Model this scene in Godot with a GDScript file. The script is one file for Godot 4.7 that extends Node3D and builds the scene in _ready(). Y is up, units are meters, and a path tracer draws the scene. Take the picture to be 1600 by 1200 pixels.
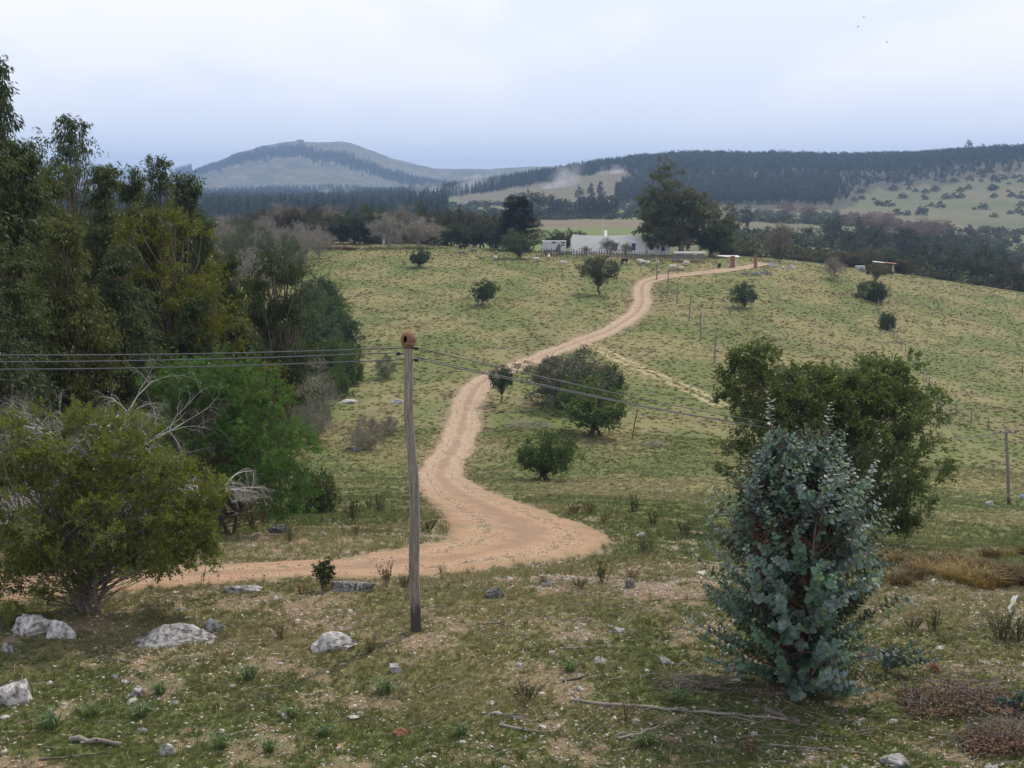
extends Node3D
# A valley in hill country: dirt road, pole with a mud nest, gum grove, farm on the rise, hills behind.
# A pixel of the 1600x1200 photograph gives a direction; distances come from the ground the thing stands on.

const F := 2216.0           # focal length in photo pixels
const EYE := 7.9            # camera height over the foot of the pole
const TH := 0.13456         # camera pitch, horizon at y = 300
var ct := cos(TH)
var sn := sin(TH)
var rng := RandomNumberGenerator.new()
var used := {}
var mats := {}

# ---------------------------------------------------------------- geometry collector
class Geo:
	var v := PackedVector3Array()
	var n := PackedVector3Array()
	var c := PackedColorArray()
	var uv := PackedVector2Array()
	var i := PackedInt32Array()
	func leaf(p: Vector3, d: Vector3, s: Vector3, l: float, w: float, col: Color) -> void:
		var q := d.cross(s).normalized()
		var b := v.size()
		var m := p + d * (l * 0.45)
		v.append(p); v.append(m + s * (w * 0.5) + q * (w * 0.12)); v.append(p + d * l); v.append(m - s * (w * 0.5) + q * (w * 0.12))
		for k in 4:
			n.append(q); c.append(col)
		i.append(b); i.append(b + 1); i.append(b + 2); i.append(b); i.append(b + 2); i.append(b + 3)
	func disc(p: Vector3, d: Vector3, s: Vector3, l: float, w: float, col: Color) -> void:
		# a round leaf, cupped, of six corners
		var q := d.cross(s).normalized()
		var b := v.size()
		v.append(p); v.append(p + d * (l * .3) + s * (w * .46) + q * (w * .1)); v.append(p + d * (l * .72) + s * (w * .4) + q * (w * .08))
		v.append(p + d * l + q * (w * .03)); v.append(p + d * (l * .72) - s * (w * .4) + q * (w * .08)); v.append(p + d * (l * .3) - s * (w * .46) + q * (w * .1))
		for k in 6:
			n.append(q); c.append(col)
		for k in range(1, 5):
			i.append(b); i.append(b + k); i.append(b + k + 1)
	func tube(pts: Array, rad: Array, sides: int, col: Color, vscale := 1.0) -> void:
		var last := pts.size() - 1
		var base := v.size()
		var run := 0.0
		var ref := Vector3(0.3, 0.1, 0.95).normalized()
		for k in pts.size():
			var d: Vector3 = (pts[mini(k + 1, last)] - pts[maxi(k - 1, 0)]).normalized()
			if absf(d.dot(ref)) > 0.93:
				ref = Vector3(0.95, 0.1, 0.2).normalized()
			var a := d.cross(ref).normalized()
			var b := d.cross(a).normalized()
			if k > 0:
				run += pts[k].distance_to(pts[k - 1])
			for s in sides + 1:
				var ang := TAU * s / sides
				var o := a * cos(ang) + b * sin(ang)
				v.append(pts[k] + o * rad[k]); n.append(o); c.append(col); uv.append(Vector2(float(s) / sides, run * vscale))
		for k in last:
			for s in sides:
				var a0 := base + k * (sides + 1) + s
				var b0 := a0 + sides + 1
				i.append(a0); i.append(b0); i.append(a0 + 1)
				i.append(a0 + 1); i.append(b0); i.append(b0 + 1)
		var e := v.size()   # end cap
		v.append(pts[last]); n.append((pts[last] - pts[last - 1]).normalized()); c.append(col); uv.append(Vector2(.5, run * vscale))
		for s in sides:
			i.append(e - sides - 1 + s); i.append(e); i.append(e - sides + s)
	func tri(a: Vector3, b: Vector3, d: Vector3, col: Color) -> void:
		var q := (d - a).cross(b - a).normalized()
		var k := v.size()
		v.append(a); v.append(b); v.append(d)
		for j in 3:
			n.append(q); c.append(col); i.append(k + j)
	func quad(a: Vector3, b: Vector3, d: Vector3, e: Vector3, col: Color) -> void:
		tri(a, b, d, col); tri(a, d, e, col)
	func box(o: Vector3, s: Vector3, col := Color.WHITE, turn := Basis.IDENTITY, bev := 0.0) -> void:
		# centre o, full size s, corners cut by bev
		var h := s * 0.5
		for ax in 3:
			for sg in [-1.0, 1.0]:
				var u := (ax + 1) % 3
				var w := (ax + 2) % 3
				var p := []
				for q in [[-1, -1], [1, -1], [1, 1], [-1, 1]]:
					var r := Vector3.ZERO
					r[ax] = sg * h[ax]; r[u] = q[0] * (h[u] - bev); r[w] = q[1] * (h[w] - bev)
					p.append(o + turn * r)
				if sg > 0: quad(p[0], p[3], p[2], p[1], col)
				else: quad(p[0], p[1], p[2], p[3], col)
		if bev > 0.0:
			for ax in 3:
				var u := (ax + 1) % 3
				var w := (ax + 2) % 3
				for su in [-1.0, 1.0]:
					for sw in [-1.0, 1.0]:
						var p := []
						for q in [[-1, 0], [1, 0], [1, 1], [-1, 1]]:
							var r := Vector3.ZERO
							r[ax] = q[0] * (h[ax] - bev)
							r[u] = su * (h[u] - (bev if q[1] else 0.0)); r[w] = sw * (h[w] - (0.0 if q[1] else bev))
							p.append(o + turn * r)
						if su * sw > 0: quad(p[0], p[1], p[2], p[3], col)
						else: quad(p[0], p[3], p[2], p[1], col)
	func mesh() -> ArrayMesh:
		var a := []
		a.resize(Mesh.ARRAY_MAX)
		a[Mesh.ARRAY_VERTEX] = v; a[Mesh.ARRAY_NORMAL] = n; a[Mesh.ARRAY_COLOR] = c; a[Mesh.ARRAY_INDEX] = i
		if uv.size() == v.size():
			a[Mesh.ARRAY_TEX_UV] = uv
		var m := ArrayMesh.new()
		m.add_surface_from_arrays(Mesh.PRIMITIVE_TRIANGLES, a)
		return m

# ---------------------------------------------------------------- naming
func numbered(called: String) -> String:
	var k: int = used.get(called, 0)
	used[called] = k + 1
	return called if k == 0 else "%s_%03d" % [called, k]

func tag(o: Node, label: String, category: String, group := "") -> Node:
	o.set_meta("label", label); o.set_meta("category", category)
	if group: o.set_meta("group", group)
	return o

func thing(called: String, label: String, category: String, at := Vector3.ZERO, group := "") -> Node3D:
	var o := Node3D.new()
	o.name = numbered(called)
	add_child(o)
	o.position = at
	tag(o, label, category, group)
	return o

func part(called: String, m: Mesh, mat: Material, parent: Node, at := Vector3.ZERO) -> MeshInstance3D:
	var o := MeshInstance3D.new()
	o.name = called
	o.mesh = m
	o.material_override = mat
	parent.add_child(o, true)
	o.position = at
	return o

func solo(called: String, m: Mesh, mat: Material, label: String, category: String, at := Vector3.ZERO, group := "") -> MeshInstance3D:
	var o := part(numbered(called), m, mat, self, at)
	tag(o, label, category, group)
	return o

func struct(called: String, m: Mesh, mat: Material) -> MeshInstance3D:
	var o := part(called, m, mat, self)
	o.set_meta("kind", "structure")
	return o

func stuff(called: String, m: Mesh, mat: Material, buf: PackedFloat32Array, label: String, category: String, parent: Node = self) -> void:
	var mm := MultiMesh.new()
	mm.transform_format = MultiMesh.TRANSFORM_3D
	mm.use_colors = true
	mm.mesh = m
	mm.instance_count = buf.size() / 16
	mm.buffer = buf
	var o := MultiMeshInstance3D.new()
	o.name = numbered(called)
	o.multimesh = mm
	o.material_override = mat
	parent.add_child(o)
	o.set_meta("kind", "stuff")
	tag(o, label, category)

func put(buf: PackedFloat32Array, p: Vector3, yaw: float, s: Vector3, col: Color, tilt := Vector2.ZERO) -> void:
	var b := Basis.from_euler(Vector3(tilt.x, yaw, tilt.y)) * Basis.from_scale(s)
	buf.append_array([b.x.x, b.y.x, b.z.x, p.x, b.x.y, b.y.y, b.z.y, p.y, b.x.z, b.y.z, b.z.z, p.z, col.r, col.g, col.b, 1.0])

# ---------------------------------------------------------------- pixels and ground
func slope_of(py: float) -> float:
	var v := 600.0 - py
	return (-F * sn + v * ct) / (F * ct + v * sn)

func side_of(px: float, py: float) -> float:
	return (px - 800.0) / (F * ct + (600.0 - py) * sn)

const COLS := [-700.0, 0.0, 300.0, 600.0, 800.0, 1000.0, 1200.0, 1400.0, 1600.0, 2300.0]
# photo row at which the ground of each distance lies, for the columns above
var table := [
	[1.0, [3852]], [3.0, [2288]], [6.0, [1868]], [10.0, [1648]], [14.0, [1428]], [19.0, [1200]], [25.0, [988]],
	[28.0, [922, 922, 922, 922, 922, 925, 930, 940, 945, 950]],
	[31.0, [893, 893, 893, 893, 893, 895, 898, 903, 908, 910]],
	[34.0, [868, 868, 868, 868, 868, 872, 880, 889, 897, 900]],
	[40.0, [838, 838, 838, 838, 838, 845, 856, 869, 880, 890]],
	[50.0, [808, 808, 808, 808, 808, 816, 832, 846, 858, 870]],
	[65.0, [783, 783, 783, 783, 783, 792, 806, 823, 834, 850]],
	[80.0, [762, 762, 762, 762, 762, 769, 782, 798, 810, 830]],
	[95.0, [741, 741, 741, 741, 741, 746, 757, 773, 787, 805]],
	[110.0, [697, 697, 697, 697, 697, 706, 720, 740, 759, 780]],
	[130.0, [637, 637, 637, 637, 637, 648, 665, 690, 713, 740]],
	[150.0, [590, 590, 590, 590, 590, 600, 617, 644, 668, 700]],
	[175.0, [543, 543, 543, 543, 543, 552, 568, 596, 620, 650]],
	[205.0, [495, 495, 495, 495, 495, 502, 520, 548, 573, 600]],
	[240.0, [441, 441, 441, 441, 441, 446, 462, 495, 523, 555]],
	[262.0, [412, 412, 412, 412, 412, 414, 424, 462, 496, 530]],
	[285.0, [394, 394, 392, 393, 397, 399, 407, 437, 472, 510]],
	[310.0, [384, 384, 380, 381, 390, 394, 404, 427, 458, 500]],
	[340.0, [384, 384, 382, 384, 394, 398, 407, 433, 466, 500]],
	[400.0, [380, 380, 380, 382, 391, 392, 399, 428, 464, 500]],
	[550.0, [368, 368, 368, 368, 368, 368, 380, 405, 440, 480]],
	[750.0, [352, 352, 352, 352, 352, 352, 362, 380, 406, 430]],
	[1000.0, [341, 341, 341, 341, 341, 341, 345, 352, 366, 380]],
	[1400.0, [328, 328, 328, 328, 328, 328, 330, 328, 326, 326]],
	[1800.0, [320, 320, 320, 320, 320, 320, 320, 312, 293, 290]],
	[2200.0, [315, 315, 315, 315, 315, 315, 315, 305, 280, 276]],
	[3000.0, [309]], [5000.0, [305]], [8000.0, [303]], [13000.0, [302]]]
# far ridges: distance, front and back width in ln(distance), skyline in pixels
var ridges := [
	[2500.0, .42, .6, [[-900, 322], [300, 322], [400, 319], [500, 313], [600, 309], [680, 302], [750, 291], [850, 277], [950, 262], [1000, 255], [1060, 251], [1200, 252], [1300, 254], [1400, 253], [1500, 247], [1600, 245], [1800, 240], [2500, 242]]],
	[3300.0, .25, .4, [[-900, 318], [300, 318], [400, 315], [460, 308], [520, 304], [600, 303], [680, 306], [760, 309], [1000, 309], [2500, 309]]],
	[6000.0, .36, .4, [[-900, 290], [200, 282], [270, 277], [300, 270], [340, 256], [380, 240], [420, 229], [450, 225.5], [470, 224], [495, 225.5], [520, 225], [535, 224], [550, 226.5], [580, 236], [620, 251], [660, 262], [700, 272], [800, 285], [1000, 295], [2500, 300]]],
	[5300.0, .2, .4, [[-900, 300], [560, 300], [640, 272], [680, 265], [740, 264.5], [800, 263], [900, 260.5], [960, 256], [1000, 254], [1100, 262], [2500, 280]]],
	[10000.0, .2, .4, [[-900, 240], [-200, 246], [60, 250], [160, 257], [200, 264], [235, 273], [330, 284], [500, 292], [2500, 298]]]]
var tab_l := PackedFloat32Array()
var tab_h := []
var row_d := PackedFloat32Array()
var hgt := PackedFloat32Array()
const NC := 521
const TMAX := 0.62
var n_big := FastNoiseLite.new()
var n_mid := FastNoiseLite.new()
var n_fine := FastNoiseLite.new()

func noise_of(n: FastNoiseLite, s: int, f: float, oct: int) -> void:
	n.seed = s; n.frequency = f; n.fractal_octaves = oct; n.noise_type = FastNoiseLite.TYPE_SIMPLEX_SMOOTH

func cubic(a: float, b: float, c: float, d: float, t: float) -> float:
	return b + 0.5 * t * (c - a + t * (2.0 * a - 5.0 * b + 4.0 * c - d + t * (3.0 * (b - c) + d - a)))

func table_row(k: int, px: float) -> float:
	var h: Array = tab_h[k]
	if h.size() == 1:
		return h[0]
	var j := 0
	while j < COLS.size() - 2 and px > COLS[j + 1]:
		j += 1
	var t := clampf((px - COLS[j]) / (COLS[j + 1] - COLS[j]), 0.0, 1.0)
	return cubic(h[maxi(j - 1, 0)], h[j], h[j + 1], h[mini(j + 2, h.size() - 1)], t)

func skyline(p: Array, px: float) -> float:
	for k in p.size() - 1:
		if px < p[k + 1][0]:
			var t := clampf((px - p[k][0]) / float(p[k + 1][0] - p[k][0]), 0, 1)
			return lerpf(p[k][1], p[k + 1][1], t * t * (3 - 2 * t) * .5 + t * .5)
	return p[-1][1]

func base_column(px: float) -> PackedFloat32Array:
	# ground heights of one column for every grid row
	var out := PackedFloat32Array()
	out.resize(row_d.size())
	var hs := PackedFloat32Array()
	for k in tab_h.size():
		hs.append(table_row(k, px))
	var sk := []
	for r in ridges:
		sk.append(EYE + r[0] * slope_of(skyline(r[3], px)))
	var k := 0
	for r in row_d.size():
		var l := log(row_d[r])
		while k < tab_l.size() - 2 and l > tab_l[k + 1]:
			k += 1
		var t := clampf((l - tab_l[k]) / (tab_l[k + 1] - tab_l[k]), 0, 1)
		# cubic with slopes from unequal steps
		var dl := tab_l[k + 1] - tab_l[k]
		var m0 := (hs[k + 1] - hs[maxi(k - 1, 0)]) / (tab_l[k + 1] - tab_l[maxi(k - 1, 0)]) * dl
		var m1 := (hs[mini(k + 2, hs.size() - 1)] - hs[k]) / (tab_l[mini(k + 2, hs.size() - 1)] - tab_l[k]) * dl
		var t2 := t * t
		var t3 := t2 * t
		var h := (2 * t3 - 3 * t2 + 1) * hs[k] + (t3 - 2 * t2 + t) * m0 + (3 * t2 - 2 * t3) * hs[k + 1] + (t3 - t2) * m1
		if row_d[r] > 900.0:
			var b := h
			for q in ridges.size():
				var e: float = (l - log(ridges[q][0])) / (ridges[q][1] if l < log(ridges[q][0]) else ridges[q][2])
				h = maxf(h, b + (sk[q] - b) * exp(-e * e))
		out[r] = h
	return out

func ground(x: float, z: float) -> float:
	var d := clampf(-z, row_d[0], row_d[-1] - 1.0)
	var r := clampi(row_d.bsearch(d) - 1, 0, row_d.size() - 2)
	var fr := (d - row_d[r]) / (row_d[r + 1] - row_d[r])
	var cf := clampf((x / d / TMAX * 0.5 + 0.5) * (NC - 1), 0.0, NC - 1.001)
	var c := int(cf)
	var fc := cf - c
	var k := r * NC + c
	return lerpf(lerpf(hgt[k], hgt[k + 1], fc), lerpf(hgt[k + NC], hgt[k + NC + 1], fc), fr)

func pin(px: float, py: float) -> Vector3:
	# where the line of sight through a pixel meets the ground
	var t := side_of(px, py)
	var s := slope_of(py)
	var lo := 16.0
	var d := 16.0
	while d < 9000.0:
		if ground(t * d, -d) >= EYE + s * d:
			break
		lo = d
		d *= 1.006
	for k in 12:
		var m := (lo + d) * 0.5
		if ground(t * m, -m) >= EYE + s * m: d = m
		else: lo = m
	return Vector3(t * d, ground(t * d, -d), -d)

func at(px: float, d: float) -> Vector3:
	var x := side_of(px, 360.0) * d
	return Vector3(x, ground(x, -d), -d)

func ppm(d: float) -> float:
	return F / d

func up_to(p: Vector3, py: float) -> float:
	# height over the foot p that reaches photo row py
	return EYE + slope_of(py) * -p.z - p.y

# ---------------------------------------------------------------- materials
func plain(called: String, col: Color, rough := 0.9, tex: Texture2D = null, scale := 1.0, relief := 0.0) -> StandardMaterial3D:
	if mats.has(called):
		return mats[called]
	var m := StandardMaterial3D.new()
	m.resource_name = called
	m.albedo_color = col.linear_to_srgb()
	m.roughness = rough
	m.metallic_specular = 0.3
	m.vertex_color_use_as_albedo = true
	if tex:
		m.albedo_texture = tex
		m.uv1_triplanar = true
		m.uv1_world_triplanar = true
		m.uv1_scale = Vector3.ONE * scale
		if relief > 0:
			m.heightmap_enabled = true
			m.heightmap_texture = tex
			m.heightmap_scale = relief
	mats[called] = m
	return m

func leafy(called: String, col: Color, rough := 0.55, through := 0.5) -> StandardMaterial3D:
	if mats.has(called):
		return mats[called]
	var m := plain(called, col, rough)
	m.cull_mode = BaseMaterial3D.CULL_DISABLED
	m.metallic_specular = 0.2
	if through > 0:
		m.backlight_enabled = true
		m.backlight = Color(through, through, through * .55) * 1.6
	return m

func grain(s: int, freq: float, lo: float, hi: float, oct := 4, warm := 0.0) -> ImageTexture:
	# a seamless mottled grey picture, tone lo..hi (linear)
	var n := FastNoiseLite.new()
	noise_of(n, s, freq, oct)
	var im := n.get_seamless_image(512, 512)
	im.convert(Image.FORMAT_RGB8)
	for y in 512:
		for x in 512:
			var v := im.get_pixel(x, y).r
			v = clampf((v - .5) * 1.5 + .5, 0, 1)
			var t := lerpf(lo, hi, v)
			im.set_pixel(x, y, Color(t, t * (1 - warm * (1 - v)), t * (1 - 2 * warm * (1 - v))).linear_to_srgb())
	return ImageTexture.create_from_image(im)

# ---------------------------------------------------------------- plants
func rand_dir() -> Vector3:
	var z := rng.randf_range(-1, 1)
	var a := rng.randf() * TAU
	var r := sqrt(1 - z * z)
	return Vector3(r * cos(a), z, r * sin(a))

func tone(col: Color, amount: float, hue := 0.0) -> Color:
	var k := 1.0 + rng.randf_range(-amount, amount)
	var w := rng.randf_range(-hue, hue)
	return Color(col.r * k * (1 + w), col.g * k, col.b * k * (1 - w))

func bent(a: Vector3, b: Vector3, lift: float, steps: int, wob: float) -> Array:
	var out := []
	var m := (a + b) * 0.5 + Vector3(0, lift, 0)
	for k in steps + 1:
		var t := float(k) / steps
		var p := a.lerp(m, t).lerp(m.lerp(b, t), t)
		if k > 0 and k < steps:
			p += rand_dir() * wob
		out.append(p)
	return out

func taper(r0: float, r1: float, steps: int) -> Array:
	var out := []
	for k in steps + 1:
		out.append(lerpf(r0, r1, float(k) / steps))
	return out

# env: list of [centre, radii]; the crown is clumps of leafy twigs spread through these ellipsoids,
# each clump carried by a limb from the trunk
func make_tree(s: int, env: Array, o: Dictionary) -> Array:
	rng.seed = s
	var wood := Geo.new()
	var crown := Geo.new()
	var wcol := Color.WHITE
	var base_r: float = o.get("trunk_r", 0.15)
	var fork: float = o.get("fork", 1.0)
	var top: float = o.get("top", 4.0)
	var lean: Vector3 = o.get("lean", Vector3.ZERO)
	var stems: int = o.get("stems", 1)
	var spines := []
	for k in stems:
		var off := Vector3.ZERO if stems == 1 else Vector3(rng.randf_range(-1, 1), 0, rng.randf_range(-1, 1)) * base_r * 2.2
		var end := Vector3(lean.x, top, lean.z) if stems == 1 else Vector3(lean.x + rng.randf_range(-1, 1) * o.get("splay", 1.0), top * rng.randf_range(.6, 1), lean.z + rng.randf_range(-1, 1) * o.get("splay", 1.0))
		var sp := bent(off - Vector3(0, .25, 0), end, 0.0, 8, base_r * .7)
		spines.append(sp)
		wood.tube(sp, taper(base_r * (1.0 if stems == 1 else .6), base_r * o.get("tip", .08), 8), 7, wcol)
	var vol := []
	var sum := 0.0
	for e in env:
		sum += pow(e[1].x * e[1].y * e[1].z, .5)
		vol.append(sum)
	var shell: float = o.get("shell", .55)
	var clump_r: float = o.get("clump_r", .7)
	var leaf_l: float = o.get("ll", .1)
	var leaf_w: float = o.get("lw", .03)
	var droop: float = o.get("droop", .3)
	var leaves: int = o.get("leaves", 12)
	var round_leaf: bool = o.get("round", false)
	var lim: float = o.get("limb_r", .035)
	for k in o.get("clumps", 60):
		var pick := rng.randf() * sum
		var e: Array = env[0]
		for q in env.size():
			if pick <= vol[q]:
				e = env[q]
				break
		var dir := rand_dir()
		if o.get("dome", false) and dir.y < -.6: dir.y = -dir.y * .5
		var cen: Vector3 = e[0] + dir * e[1] * pow(rng.randf(), shell * .6) * rng.randf_range(.75, 1.3)
		var size := minf(clump_r * rng.randf_range(.6, 1.3), e[1].x * .7 + .1)
		if cen.y < .15 + size * .3: cen.y = .15 + size * .3 + rng.randf() * .2
		# limb
		var sp: Array = spines[rng.randi() % stems]
		var hh := clampf((cen.y * rng.randf_range(.45, .8) - fork * .3) / top, fork / top * .7, .97)
		var idx := clampi(int(hh * 8), 1, 7)
		var root: Vector3 = sp[idx].lerp(sp[idx + 1] if idx < 8 else sp[idx], hh * 8 - idx)
		var far := root.distance_to(cen)
		var lr := clampf(lim * (.4 + far * .25), .006, base_r * .6)
		if rng.randf() < o.get("limbs", 1.0):
			wood.tube(bent(root, cen, far * rng.randf_range(-.05, .16), 4, far * .05), taper(lr, lr * .3, 4), 5 if lr > .03 else 4, wcol)
		var ctone := tone(Color(1, 1, 1), o.get("clump_tone", .26), .05)
		var yellow: float = o.get("fresh", 0.0) * rng.randf()
		for w in o.get("twigs", 10):
			var td := rand_dir()
			td.y = td.y * .75 - droop * .45 + o.get("lift", 0.0)
			td += (cen - e[0]).normalized() * .35
			td = td.normalized()
			var tl := size * rng.randf_range(.55, 1.1)
			var te := cen + td * tl
			if te.y < .04:
				te.y = .04
			if o.get("twig_r", 0.0) > 0 and rng.randf() < o.get("twig_show", 1.0):
				var mid := cen.lerp(te, .5) + rand_dir() * tl * .1
				wood.tube([cen, mid, te], [o.twig_r, o.twig_r * .7, o.twig_r * .3], 3, wcol)
			for q in leaves:
				var u := sqrt(rng.randf())
				var p: Vector3 = cen.lerp(te, u) + rand_dir() * (size * o.get("fuzz", .12))
				var d := rand_dir() + td * .8
				d.y -= droop * 1.6
				d = d.normalized()
				var side := d.cross(rand_dir()).normalized()
				if side.length_squared() < .5: side = Vector3.RIGHT
				var col := tone(ctone, .2, .07)
				if yellow > .4 and rng.randf() < yellow:
					col = Color(col.r * 1.5, col.g * 1.25, col.b * .8)
				var sc := rng.randf_range(.6, 1.25)
				if round_leaf: crown.disc(p, d, side, leaf_l * sc, leaf_w * sc, col)
				else: crown.leaf(p, d, side, leaf_l * sc, leaf_w * sc, col)
	return [wood.mesh(), crown.mesh() if crown.v.size() else null]

func plant_tree(called: String, label: String, category: String, group: String, proto: Array, wood: Material, leaf: Material, at_: Vector3, scale_: Vector3, yaw: float) -> Node3D:
	var t := thing(called, label, category, at_, group)
	t.rotation.y = yaw
	t.scale = scale_
	part("trunk", proto[0], wood, t)
	if proto[1]: part("crown", proto[1], leaf, t)
	return t

# bare branching wood: dead shrubs, brush, roots of twigs
func bare_wood(s: int, stems: int, length: float, r: float, levels: int, arch: float, spread: float) -> ArrayMesh:
	rng.seed = s
	var g := Geo.new()
	for k in stems:
		var a := TAU * k / stems + rng.randf_range(-.4, .4)
		var d := Vector3(cos(a) * spread, 1.0, sin(a) * spread).normalized()
		limb(g, Vector3(cos(a), 0, sin(a)) * r * 2, d, length * rng.randf_range(.6, 1.1), r, levels, arch)
	return g.mesh()

func limb(g: Geo, p: Vector3, d: Vector3, l: float, r: float, level: int, arch: float) -> void:
	var pts := [p]
	var rad := [r]
	var steps := 6
	for k in steps:
		d = (d + rand_dir() * .22 + Vector3(0, -arch / steps, 0)).normalized()
		p += d * l / steps
		if p.y < .03: p.y = .03
		pts.append(p)
		rad.append(lerpf(r, r * .35, (k + 1.0) / steps))
		if level > 0 and k > 0:
			for q in (2 if rng.randf() < .5 else 1):
				var nd := (d + rand_dir() * .95).normalized()
				limb(g, p, nd, l * rng.randf_range(.3, .55), rad[-1] * .6, level - 1, arch * 1.1)
	g.tube(pts, rad, 5 if r > .012 else 3, Color.WHITE)

func tuft_mesh(s: int, blades: int, h: float, spread: float, w: float, curl: float) -> ArrayMesh:
	rng.seed = s
	var g := Geo.new()
	for k in blades:
		var a := rng.randf() * TAU
		var o := Vector3(cos(a), 0, sin(a))
		var p := o * spread * rng.randf() * .5
		var hh := h * rng.randf_range(.45, 1.0)
		var out := o * hh * curl * rng.randf_range(.2, 1.2)
		var s2 := o.cross(Vector3.UP) * w
		var m := p + Vector3(0, hh * .6, 0) + out * .35
		var e := p + Vector3(0, hh * (1.0 - curl * .35), 0) + out
		var col := tone(Color(1, 1, 1), .25, .08)
		g.tri(p - s2, p + s2, m + s2 * .6, col); g.tri(p - s2, m + s2 * .6, m - s2 * .6, col); g.tri(m - s2 * .6, m + s2 * .6, e, col)
	return g.mesh()

func weed_mesh(s: int, stems: int, h: float, spread: float, leaves: int, ll: float) -> ArrayMesh:
	rng.seed = s
	var g := Geo.new()
	for k in stems:
		var a := rng.randf() * TAU
		var o := Vector3(cos(a), 0, sin(a)) * spread * rng.randf()
		var e := o * 1.6 + Vector3(0, h * rng.randf_range(.5, 1), 0)
		g.tube(bent(o * .4 - Vector3(0, .03, 0), e, 0, 4, h * .03), taper(.006, .002, 4), 3, Color(.9, .75, .6))
		for q in leaves:
			var t := rng.randf_range(.25, 1)
			var d := (rand_dir() + Vector3(0, .9, 0)).normalized()
			g.leaf((o * .4).lerp(e, t), d, d.cross(rand_dir()).normalized(), ll * rng.randf_range(.5, 1.2), ll * .28, tone(Color(1, 1, 1), .25, .1))
	return g.mesh()

# ---------------------------------------------------------------- stones
func rock_mesh(s: int, size: Vector3, rings: int, planes: int, rough: float, flat_bottom := .35) -> ArrayMesh:
	rng.seed = s
	var cut := []
	for k in planes:
		cut.append([rand_dir(), rng.randf_range(.5, 1.0)])
	var n := FastNoiseLite.new()
	noise_of(n, s, 1.7, 4)
	var segs := rings * 2
	var pts := []
	for r in rings + 1:
		for q in segs + 1:
			var th := PI * r / rings
			var ph := TAU * (q % segs) / segs
			var d := Vector3(sin(th) * cos(ph), cos(th), sin(th) * sin(ph))
			var k := 1.0
			for c in cut:
				var dt: float = d.dot(c[0])
				if dt > .05: k = minf(k, c[1] / dt * .8)
			k *= 1.0 + rough * .8 * n.get_noise_3dv(d * 1.1)
			k += rough * .22 * n.get_noise_3dv(d * 7.0)
			var p := d * k * size
			p.y = maxf(p.y, -flat_bottom * size.y)
			pts.append(p)
	var st := SurfaceTool.new()
	st.begin(Mesh.PRIMITIVE_TRIANGLES)
	st.set_smooth_group(-1)
	for r in rings:
		for q in segs:
			var a: Vector3 = pts[r * (segs + 1) + q]
			var b: Vector3 = pts[r * (segs + 1) + q + 1]
			var c: Vector3 = pts[(r + 1) * (segs + 1) + q]
			var e: Vector3 = pts[(r + 1) * (segs + 1) + q + 1]
			for p in [[a, c, b], [b, c, e]]:
				if (p[1] - p[0]).cross(p[2] - p[0]).length_squared() > 1e-14:
					for x in p:
						st.set_color(Color.WHITE)
						st.add_vertex(x)
	st.generate_normals()
	return st.commit()

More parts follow.
